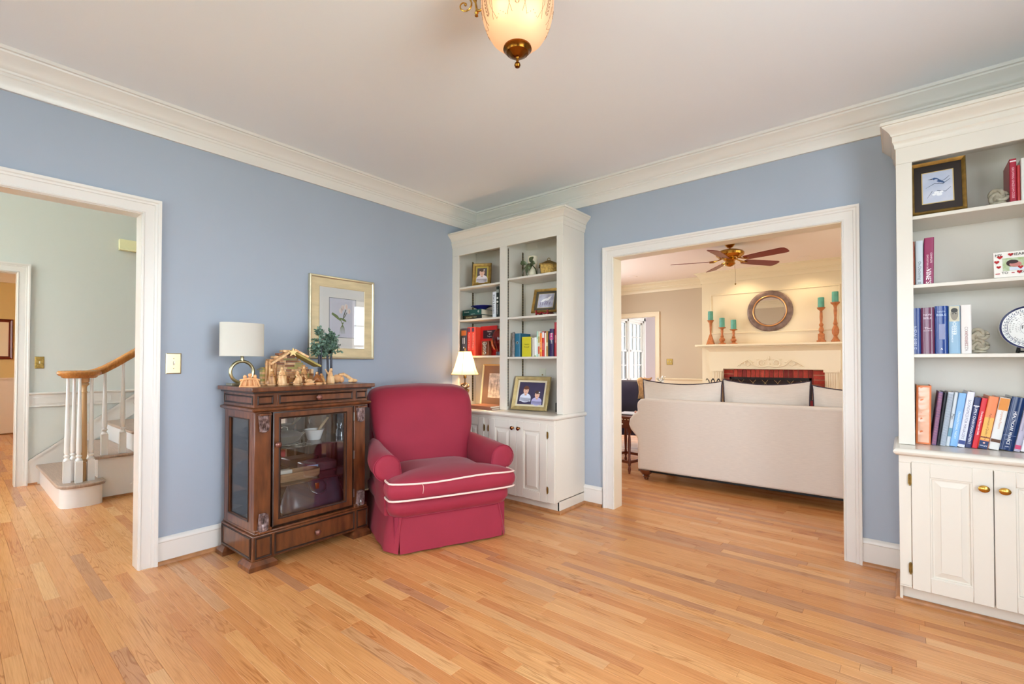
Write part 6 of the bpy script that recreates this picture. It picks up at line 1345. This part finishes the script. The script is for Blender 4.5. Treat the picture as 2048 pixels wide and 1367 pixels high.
# ---------------------------------------------------------------- ceiling light
CLX, CLY = 2.262, -2.111
t = thing('ceiling_light', 'etched glass bowl ceiling light with brass scroll arms and finial', 'ceiling light', (CLX, CLY, CH))
b = MB(); b.lathe([(0, 0), (.075, 0), (.075, -.012), (.060, -.022), (.05, -.03), (.014, -.034), (.014, -.06), (0, -.06)], (0, 0, 0), 30); b.build('canopy', BRASS, t)
b = MB(); prof = [(.136, -.100), (.1385, -.135), (.137, -.175), (.130, -.215), (.117, -.252), (.098, -.283), (.072, -.306), (.045, -.318), (.02, -.322)]
nn = 48; rings = [[(r_*math.cos(2*PI*i/nn), r_*math.sin(2*PI*i/nn), z) for i in range(nn)] for r_, z in prof]; b.loft(rings, True, False)
BOWL = shade_mat('frosted_peach_glass', (236, 206, 184), .6, emit=.10, ec=(255, 196, 150)); b.build('glass_bowl', BOWL, t, smooth=80)
ETCH = mat('etched_pattern', (176, 142, 112), .6)
def prad(z):
    for (r0, z0), (r1, z1) in zip(prof, prof[1:]):
        if z1 <= z <= z0: return lerp(r0, r1, (z0-z)/(z0-z1))
    return prof[0][0]
b = MB()
def onb(a, z): z = z*1.0-.055; r_ = prad(z)+.0006; return (r_*math.cos(a), r_*math.sin(a), z)
for k in range(6):
    a0 = 2*PI*k/6+.15
    for j in range(6):
        for s_ in (-1, 1): b.tube([onb(a0+s_*.012, -.125-j*.012), onb(a0+s_*.045, -.120-j*.012), onb(a0+s_*.062, -.113-j*.012)], [.0008, .0028, .0006], 4)
    for s_ in (-1, 1): b.tube([onb(a0+s_*(.16+.10*math.sin(u*PI)), -.105-.10*u) for u in [i/10 for i in range(11)]], .0013, 4); b.tube([onb(a0+s_*(.26-.07*math.sin(u*PI*1.3)), -.125-.085*u) for u in [i/10 for i in range(11)]], .0011, 4)
    for j in range(8): q = 2*PI*j/8; b.tube([onb(a0+.52+.02*math.cos(q), -.140+.004*math.sin(q)), onb(a0+.52+.085*math.cos(q), -.140+.013*math.sin(q))], .0012, 4)
    for j in range(5): b.ball(onb(a0+.35+.08*j, -.195-.006*abs(j-2)), .0016, n=5)
b.build('etching', ETCH, t, kind='stuff')
b = MB(); b.lathe([(.132, -.095), (.142, -.092), (.146, -.104), (.143, -.118), (.136, -.122), (.134, -.11)], (0, 0, 0), 48); b.build('brass_band', BRASS, t)
cwr = math.atan2(-fw.y, -fw.x)
for k in range(2):
    a = YAW+PI-.12-1.45*k; ca, sa = math.cos(a), math.sin(a); Q = lambda r_, z: (r_*ca, r_*sa, z)
    g = MB(); g.tube([Q(.137, -.158), Q(.146, -.162), Q(.158, -.160)], [.005, .004, .007], 8); g.lathe([(0, 0), (.007, .004), (.005, .010), (.008, .016), (.004, .028), (0, .030)], Q(.158, -.186), 12)
    pts = [Q(.158, -.158), Q(.162, -.128), Q(.176, -.108)]
    for i in range(20): q = PI*.75-i*.40; rr_ = .036-.0016*i; pts.append(Q(.205+rr_*math.cos(PI-q), -.136+rr_*math.sin(q)) if False else Q(.206-rr_*math.cos(q-PI*.5+1.1), -.136+rr_*math.sin(q-PI*.5+1.1)*1.0))
    g.tube(pts, [.0045]*3+[.004-.0001*i for i in range(20)], 7); g.ball(pts[-1], .006, n=8); g.tube([Q(.162, -.128), Q(.15, -.07), Q(.06, -.03)], .004, 7); g.build('scroll_arm', BRASS, t)
b = MB(); b.lathe([(0, -.316), (.040, -.314), (.053, -.318), (.054, -.324), (.046, -.330), (.042, -.338), (.030, -.344), (.022, -.352), (.008, -.356), (.005, -.362), (.005, -.374), (.010, -.377), (.012, -.384), (.009, -.391), (0, -.394)], (0, 0, 0), 32); b.build('finial', mat('dark_antique_brass', (132, 84, 30), .25, 1), t)
for k, (dx, dy, z) in enumerate(((.016, -.084, -.222), (.070, -.034, -.238), (-.06, .05, -.20))):
    MB().ball((dx, dy, z), .016, .016, .028, 12).build('bulb', mat('frosted_bulb', (255, 214, 160), .4, emit=11), t)
# cord on the floor
t = thing('power_cord', 'coiled black power cord on the floor between the cabinet and the armchair', 'cord', (.075, -1.34, 0))
b = MB(); pts = [(-.05, -.05, .30), (-.052, -.03, .10)]
pts += [(.0+.045*math.cos(i*.55)*(1-.01*i), .05*math.sin(i*.55)+.004*i-.02, .006+.0022*i) for i in range(26)]; b.tube(pts, .0035, 6); b.build('cord', BLACK, t)

# ---------------------------------------------------------------- living room furniture
LIN = mat('oatmeal_linen', (232, 225, 216), .8, noise=.05, nscale=60, stretch=(.3, .3, 3), bump=.3, bscale=350)
sf = thing('sofa', 'oatmeal linen sofa seen from behind on turned wooden feet', 'sofa', (2.32, 1.085, 0), R(1.6)); HW = 1.045
ol = [(-HW, .098), (-HW, .40), (-HW-.02, .44), (-HW-.075, .50), (-HW-.095, .55), (-HW-.085, .61), (-HW-.045, .66), (-HW, .685), (-HW-.005, .74), (-HW-.002, .785), (-HW+.03, .815), (-HW+.07, .822)]
ol = ol+[(-x, z) for x, z in ol[::-1]]
b = MB(); b.prism(ol, lambda x, z, s_: (x, s_, z), 0, .13); b.build('back', LIN, sf, bevel=.022, segs=3, smooth=40)
for s_ in (-1, 1):
    b = MB(); b.prism([(s_*(HW-.07), .12), (s_*HW, .12)]+[(s_*(HW+.003+.09*math.sin(PI*i/10)*.98-.05*(i/10)), .42+.26*i/10) for i in range(11)]+[(s_*(HW-.06), .66), (s_*(HW-.07), .60)], lambda x, z, q: (x, q, z), .10, .88); b.build('arm', LIN, sf, bevel=.02, smooth=50)
MB().box(-HW+.02, .05, .10, HW-.02, .86, .30).build('seat_frame', LIN, sf, bevel=.02)
MB().box(-HW+.01, .004, .085, HW-.01, .12, .099).build('dust_cover', BLACK, sf, smooth=0)
for i in range(3): w = (2*HW-.16)/3; MB().box(-HW+.082+w*i, .24, .30, -HW+.078+w*(i+1), .90, .45).build('seat_cushion', LIN, sf, bevel=.04, segs=3)
FT = mat('turned_walnut_foot', (112, 62, 36), .3)
for x in (-HW+.075, HW-.075):
    for y in (.05, .80): b = MB(); b.lathe([(0, 0), (.020, 0), (.024, .010), (.022, .02), (.034, .030), (.036, .036), (.026, .042), (.052, .062), (.070, .084), (.072, .10), (0, .10)], (x, y, 0), 20); b.build('foot', FT, sf)
PW_ = mat('navy_welt', (60, 48, 60), .7)
def pillow(label, x, y, z, w, h, d, seed, m=LIN, grp='loose back cushions on the oatmeal sofa', tilt=0, rz=0):
    t = thing('back_cushion', label, 'cushion', (x, y, z), 0, grp, rot=(R(tilt), 0, rz)); rr = random.Random(seed); n = 12
    b = MB(); G = {}
    vs = []; fs = []
    def edge(u, v):  # cushion outline with pointed corners and sagging top
        return (w/2*u*(1-.03*(1-v*v))*(1-.15*max(0, -v)), h/2*v*(1-(.15 if v > 0 else .05)*(1-u*u)))
    for side in (1, -1):
        for i in range(n+1):
            for j in range(n+1):
                u, v = 2*i/n-1, 2*j/n-1; ex, ez = edge(u, v)
                th = d/2*max(0, (1-u**4)*(1-v**4))**.55*(1+.06*math.sin(3*u+seed)+.05*math.sin(4*v+seed*2)); vs.append((ex, -side*th, ez+h/2))
    N = (n+1)*(n+1)
    for s_ in (0, 1):
        for i in range(n):
            for j in range(n): a = s_*N+i*(n+1)+j; f = (a, a+n+1, a+n+2, a+1); fs.append(f if s_ == 0 else f[::-1])
    b.add(vs, fs); b.build('cushion_body', m, t, smooth=80)
    pts = []
    for i in range(4*n):
        k, q = divmod(i, n); u, v = {0: (2*q/n-1, -1), 1: (1, 2*q/n-1), 2: (1-2*q/n, 1), 3: (-1, 1-2*q/n)}[k]; ex, ez = edge(u, v); pts.append((ex, 0, ez+h/2))
    g = MB(); g.tube(pts, .006, 6, True); g.build('welt', PW_, t); return t
pillow('left back cushion of the oatmeal sofa with a dark welt', 1.640, 1.300, .455, .80, .555, .17, 1, tilt=2); pillow('middle back cushion of the oatmeal sofa before the fireplace', 2.40, 1.335, .455, .72, .575, .17, 2, tilt=2); pillow('right back cushion of the oatmeal sofa cut off by the opening', 3.09, 1.355, .455, .64, .54, .17, 3, tilt=2)
pillow('deep red throw pillow in the gap between the middle and right cushions', 2.755, 1.60, .455, .42, .42, .12, 5, m=mat('deep_red_fabric', (120, 24, 30), .8), grp=None, rz=R(10))
# dark leather chair with a tan throw, behind the side table
DL = mat('navy_leather', (46, 42, 62), .35, noise=.2, nscale=8)
t = thing('leather_armchair', 'dark navy leather armchair with rolled arms on tapered wooden legs left of the oatmeal sofa', 'armchair', (.42, 2.74, 0), R(20))
b = MB(); b.loft([[(x, y, z) for x, y in outline_u(w, -.40, .38, .08)] for z, w in ((.22, .40), (.26, .44), (.40, .44), (.44, .41))]); b.build('seat', DL, t, smooth=60)
for s_ in (-1, 1): b = MB(); b.prism([(s_*(.36+.085*math.cos(a)), .60+.085*math.sin(a)) for a in [R(-60)+R(300)*i/16 for i in range(17)]][::1]+[(s_*.30, .25), (s_*.44, .25)][::1 if True else -1], lambda x, z, q: (x, q, z), -.40, .36); b.build('arm', DL, t, bevel=.015, smooth=50)
b = MB(); b.loft([[(w*math.copysign(abs(math.cos(a))**.4, math.cos(a)), y+th*math.sin(a), z) for a in [2*PI*k/24 for k in range(24)]] for y, z, w, th in ((.28, .38, .36, .09), (.32, .60, .38, .10), (.36, .80, .38, .10), (.39, .90, .33, .07), (.40, .925, .22, .03))]); b.build('backrest', DL, t, smooth=70)
for x, y in ((-.36, -.34), (.36, -.34), (-.36, .32), (.36, .32)): b = MB(); b.tube([(x, y, .24), (x*1.03, y*1.03, .12), (x*1.08, y*1.1, 0)], [.026, .018, .012], 10); b.build('leg', FT, t)
t = thing('tan_throw', 'tan knitted throw draped over the back of the dark leather armchair', 'throw blanket', (.42, 2.74, 0), R(20))
b = MB(); rings = []
for i in range(13):
    u = i/12; ring = []
    for j in range(9): v = j/8; x = .06+.17*v+.02*math.sin(i+j); prof_ = [(.22, .66), (.255, .84), (.30, .935), (.39, .965), (.47, .93), (.50, .80), (.50, .68)]; q = u*6; k = min(int(q), 5); f = q-k; y = lerp(prof_[k][0], prof_[k+1][0], f); z = lerp(prof_[k][1], prof_[k+1][1], f); ring.append((x, y+.006*math.sin(j*2.2), z+.010*math.sin(j*1.8+i)))
    rings.append(ring)
b.loft(rings, False, False); o = b.build('throw_cloth', mat('tan_knit', (196, 150, 100), .9, noise=.3, nscale=30, bump=.6, bscale=150), t, smooth=80); md = o.modifiers.new('s', 'SOLIDIFY'); md.thickness = .01
# side table
RW = mat('rosewood_inlaid', (110, 54, 34), .3, noise=.2, nscale=10)
t = thing('side_table', 'rosewood side table with ivory inlay, two drawers and turned legs beside the oatmeal sofa', 'side table', (.965, 1.47, 0), R(-10)); 
MB().box(-.20, -.22, .585, .20, .22, .605).build('table_top', RW, t, bevel=.004)
MB().box(-.185, -.205, .475, .185, .205, .585).build('apron', RW, t, bevel=.003)
b = MB()
for k in range(9): b.bbox((-.16+k*.04, -.2062, .572), (.022, .002, .010)); b.bbox((.1862, -.16+k*.04, .572), (.002, .022, .010))
b.build('inlay', mat('ivory_inlay', (232, 216, 190), .4), t, smooth=0)
for x in (-.09, .09):
    d = MB().box(x-.08, -.209, .49, x+.08, -.204, .552).build('drawer', RW, t, bevel=.002); MB().ball((x, -.216, .52), .009, n=10).build('knob', PORC, d)
for sx in (-1, 1):
    for sy in (-1, 1):
        g = MB(); g.box(-.016, -.016, .43, .016, .016, .48); g.lathe([(.015, .44), (.010, .43), (.018, .42), (.012, .405), (.016, .36), (.018, .30), (.012, .16), (.016, .15), (.016, .09), (.010, .08), (.018, .045), (.012, .02), (.010, 0)], (0, 0, 0), 12)
        b = MB(); b.add([(x+sx*lerp(.195, .155, z/.48), y+sy*lerp(.235, .180, z/.48), z) for x, y, z in g.v], g.f); b.build('leg', RW, t)
q = .187; r_ = .222; b = MB()
for (xa, ya, xb, yb) in ((-q, -r_, q, -r_), (-q, r_, q, r_), (-q, -r_, -q, r_), (q, -r_, q, r_)): b.box(xa-.009, ya-.009, .105, xb+.009, yb+.009, .135)
b.build('stretcher', RW, t, bevel=.003)
t = thing('magazine', 'stack of dark edged magazines on the inlaid side table', 'magazines', (.98, 1.50, .6055), R(10)); MB().box(-.11, -.15, 0, .11, .15, .006).build('lower_issue', mat('print_dark_cover', (50, 54, 66), .4), t); MB().box(-.10, -.13, .0065, .11, .14, .013).build('upper_issue', mat('print_white_cover', (216, 216, 222), .4), t)
t = thing('round_trinket', 'small pink round trinket on the inlaid side table', 'ornament', (1.085, 1.43, .6055)); b = MB(); b.lathe([(0, 0), (.012, 0), (.006, .010), (.006, .02)], (0, 0, 0), 12); b.ball((0, 0, .034), .016, n=14); b.build('trinket_body', mat('pink_stone', (206, 150, 130), .4), t)
t = thing('red_candle_cup', 'small rust coloured cup at the left edge of the side table', 'cup', (.80, 1.40, .6055)); MB().lathe([(0, 0), (.025, 0), (.035, .04), (.030, .06), (.026, .055), (0, .01)], (0, 0, 0), 16).build('cup_body', mat('rust_glaze', (150, 76, 50), .4), t)
t = thing('ottoman', 'dark red upholstered ottoman standing behind the side table', 'ottoman', (.42, 1.95, 0), R(15)); MB().box(-.18, -.18, .05, .18, .18, .40).build('ottoman_body', mat('maroon_leather', (92, 22, 20), .4), t, bevel=.02, segs=3)
for x in (-.14, .14):
    for y in (-.14, .14): MB().lathe([(0, 0), (.014, 0), (.02, .05)], (x, y, 0), 10).build('leg', FT, t)
# low table with white flowers and a lamp base, behind the sofa cushions
t = thing('console_table', 'low wooden table with the white flowers, mostly hidden behind the left sofa cushion', 'table', (.60, 3.78, 0)); MB().box(-.30, -.20, .80, .45, .20, .83).build('table_top', FT, t, bevel=.004)
for x in (-.26, .41):
    for y in (-.16, .16): MB().box(x-.02, y-.02, 0, x+.02, y+.02, .80).build('leg', FT, t)
t = thing('white_flowers', 'small bunch of white flowers in a white pot before the far doorway', 'flowers', (.43, 3.74, .8305)); MB().lathe([(0, 0), (.035, 0), (.05, .05), (.046, .05), (0, .02)], (0, 0, 0), 18).build('pot', PORC, t)
b = MB(); rr = random.Random(4)
for k in range(34): a = rr.uniform(0, 2*PI); q = rr.uniform(.01, .07); c = Vector((q*math.cos(a), q*math.sin(a), .09+rr.uniform(-.03, .06))); d = Vector((rr.gauss(0, 1), rr.gauss(0, 1), rr.gauss(0, 1))).normalized(); u = d.orthogonal().normalized(); b.add([c-d*.012, c+u*.009, c+d*.012, c-u*.009], [(0, 1, 2, 3)])
b.build('petals', mat('white_petals', (240, 242, 240), .6), t, smooth=0, kind='stuff'); b = MB()
for k in range(10): a = k*.63; b.tube([(0, 0, .03), (.03*math.cos(a), .03*math.sin(a), .08), (.06*math.cos(a), .06*math.sin(a), .11)], .002, 4)
b.build('stems', GL, t, kind='stuff')
# ---------------------------------------------------------------- outdoors beyond the windows
b = MB(); b.box(-30, -30, -.6, 30, 30, -.5); struct(b, 'ground_lawn', mat('lawn_green', (96, 124, 62), .9, noise=.3, nscale=4), 'green lawn outside the windows', smooth=0)
GRN = mat('tree_foliage', (150, 184, 120), .7, c2=(84, 120, 70), nscale=3); TRK = mat('tree_bark', (110, 100, 92), .9)
def tree(x, y, h, seed, label):
    t = thing('tree', label, 'tree', (x, y, -.5), 0, 'trees outside the windows'); rr = random.Random(seed); b = MB(); b.tube([(0, 0, 0), (.05, 0, h*.4), (-.05, .05, h*.8)], [.16, .11, .05], 8); b.build('trunk', TRK, t); b = MB()
    for k in range(1100):
        v = Vector((rr.gauss(0, 1), rr.gauss(0, 1), rr.gauss(0, 1))).normalized()*rr.uniform(.5, 1)**.5; c = Vector((v.x*h*.30, v.y*h*.30, h*.55+v.z*h*.45)); d = Vector((rr.gauss(0, 1), rr.gauss(0, 1), rr.gauss(0, 1))).normalized()*.13; u = d.orthogonal()*.6; b.add([c-d, c+u, c+d, c-u], [(0, 1, 2, 3)])
    b.build('foliage', GRN, t, smooth=0, kind='stuff')
for i, (x, y, h) in enumerate(((-4.4, 8.2, 3.8), (-7.0, 11.4, 4.6), (-10.5, 14.8, 5.0), (-7.2, 8.0, 3.8), (-11.5, 10.6, 4.4))): tree(x, y, h, i, ('nearest leafy tree outside the sunroom window', 'taller leafy tree behind the nearest one outside the sunroom', 'large tree farther back outside the sunroom', 'small leafy tree at the left outside the sunroom', 'farthest tall tree outside the sunroom')[i])
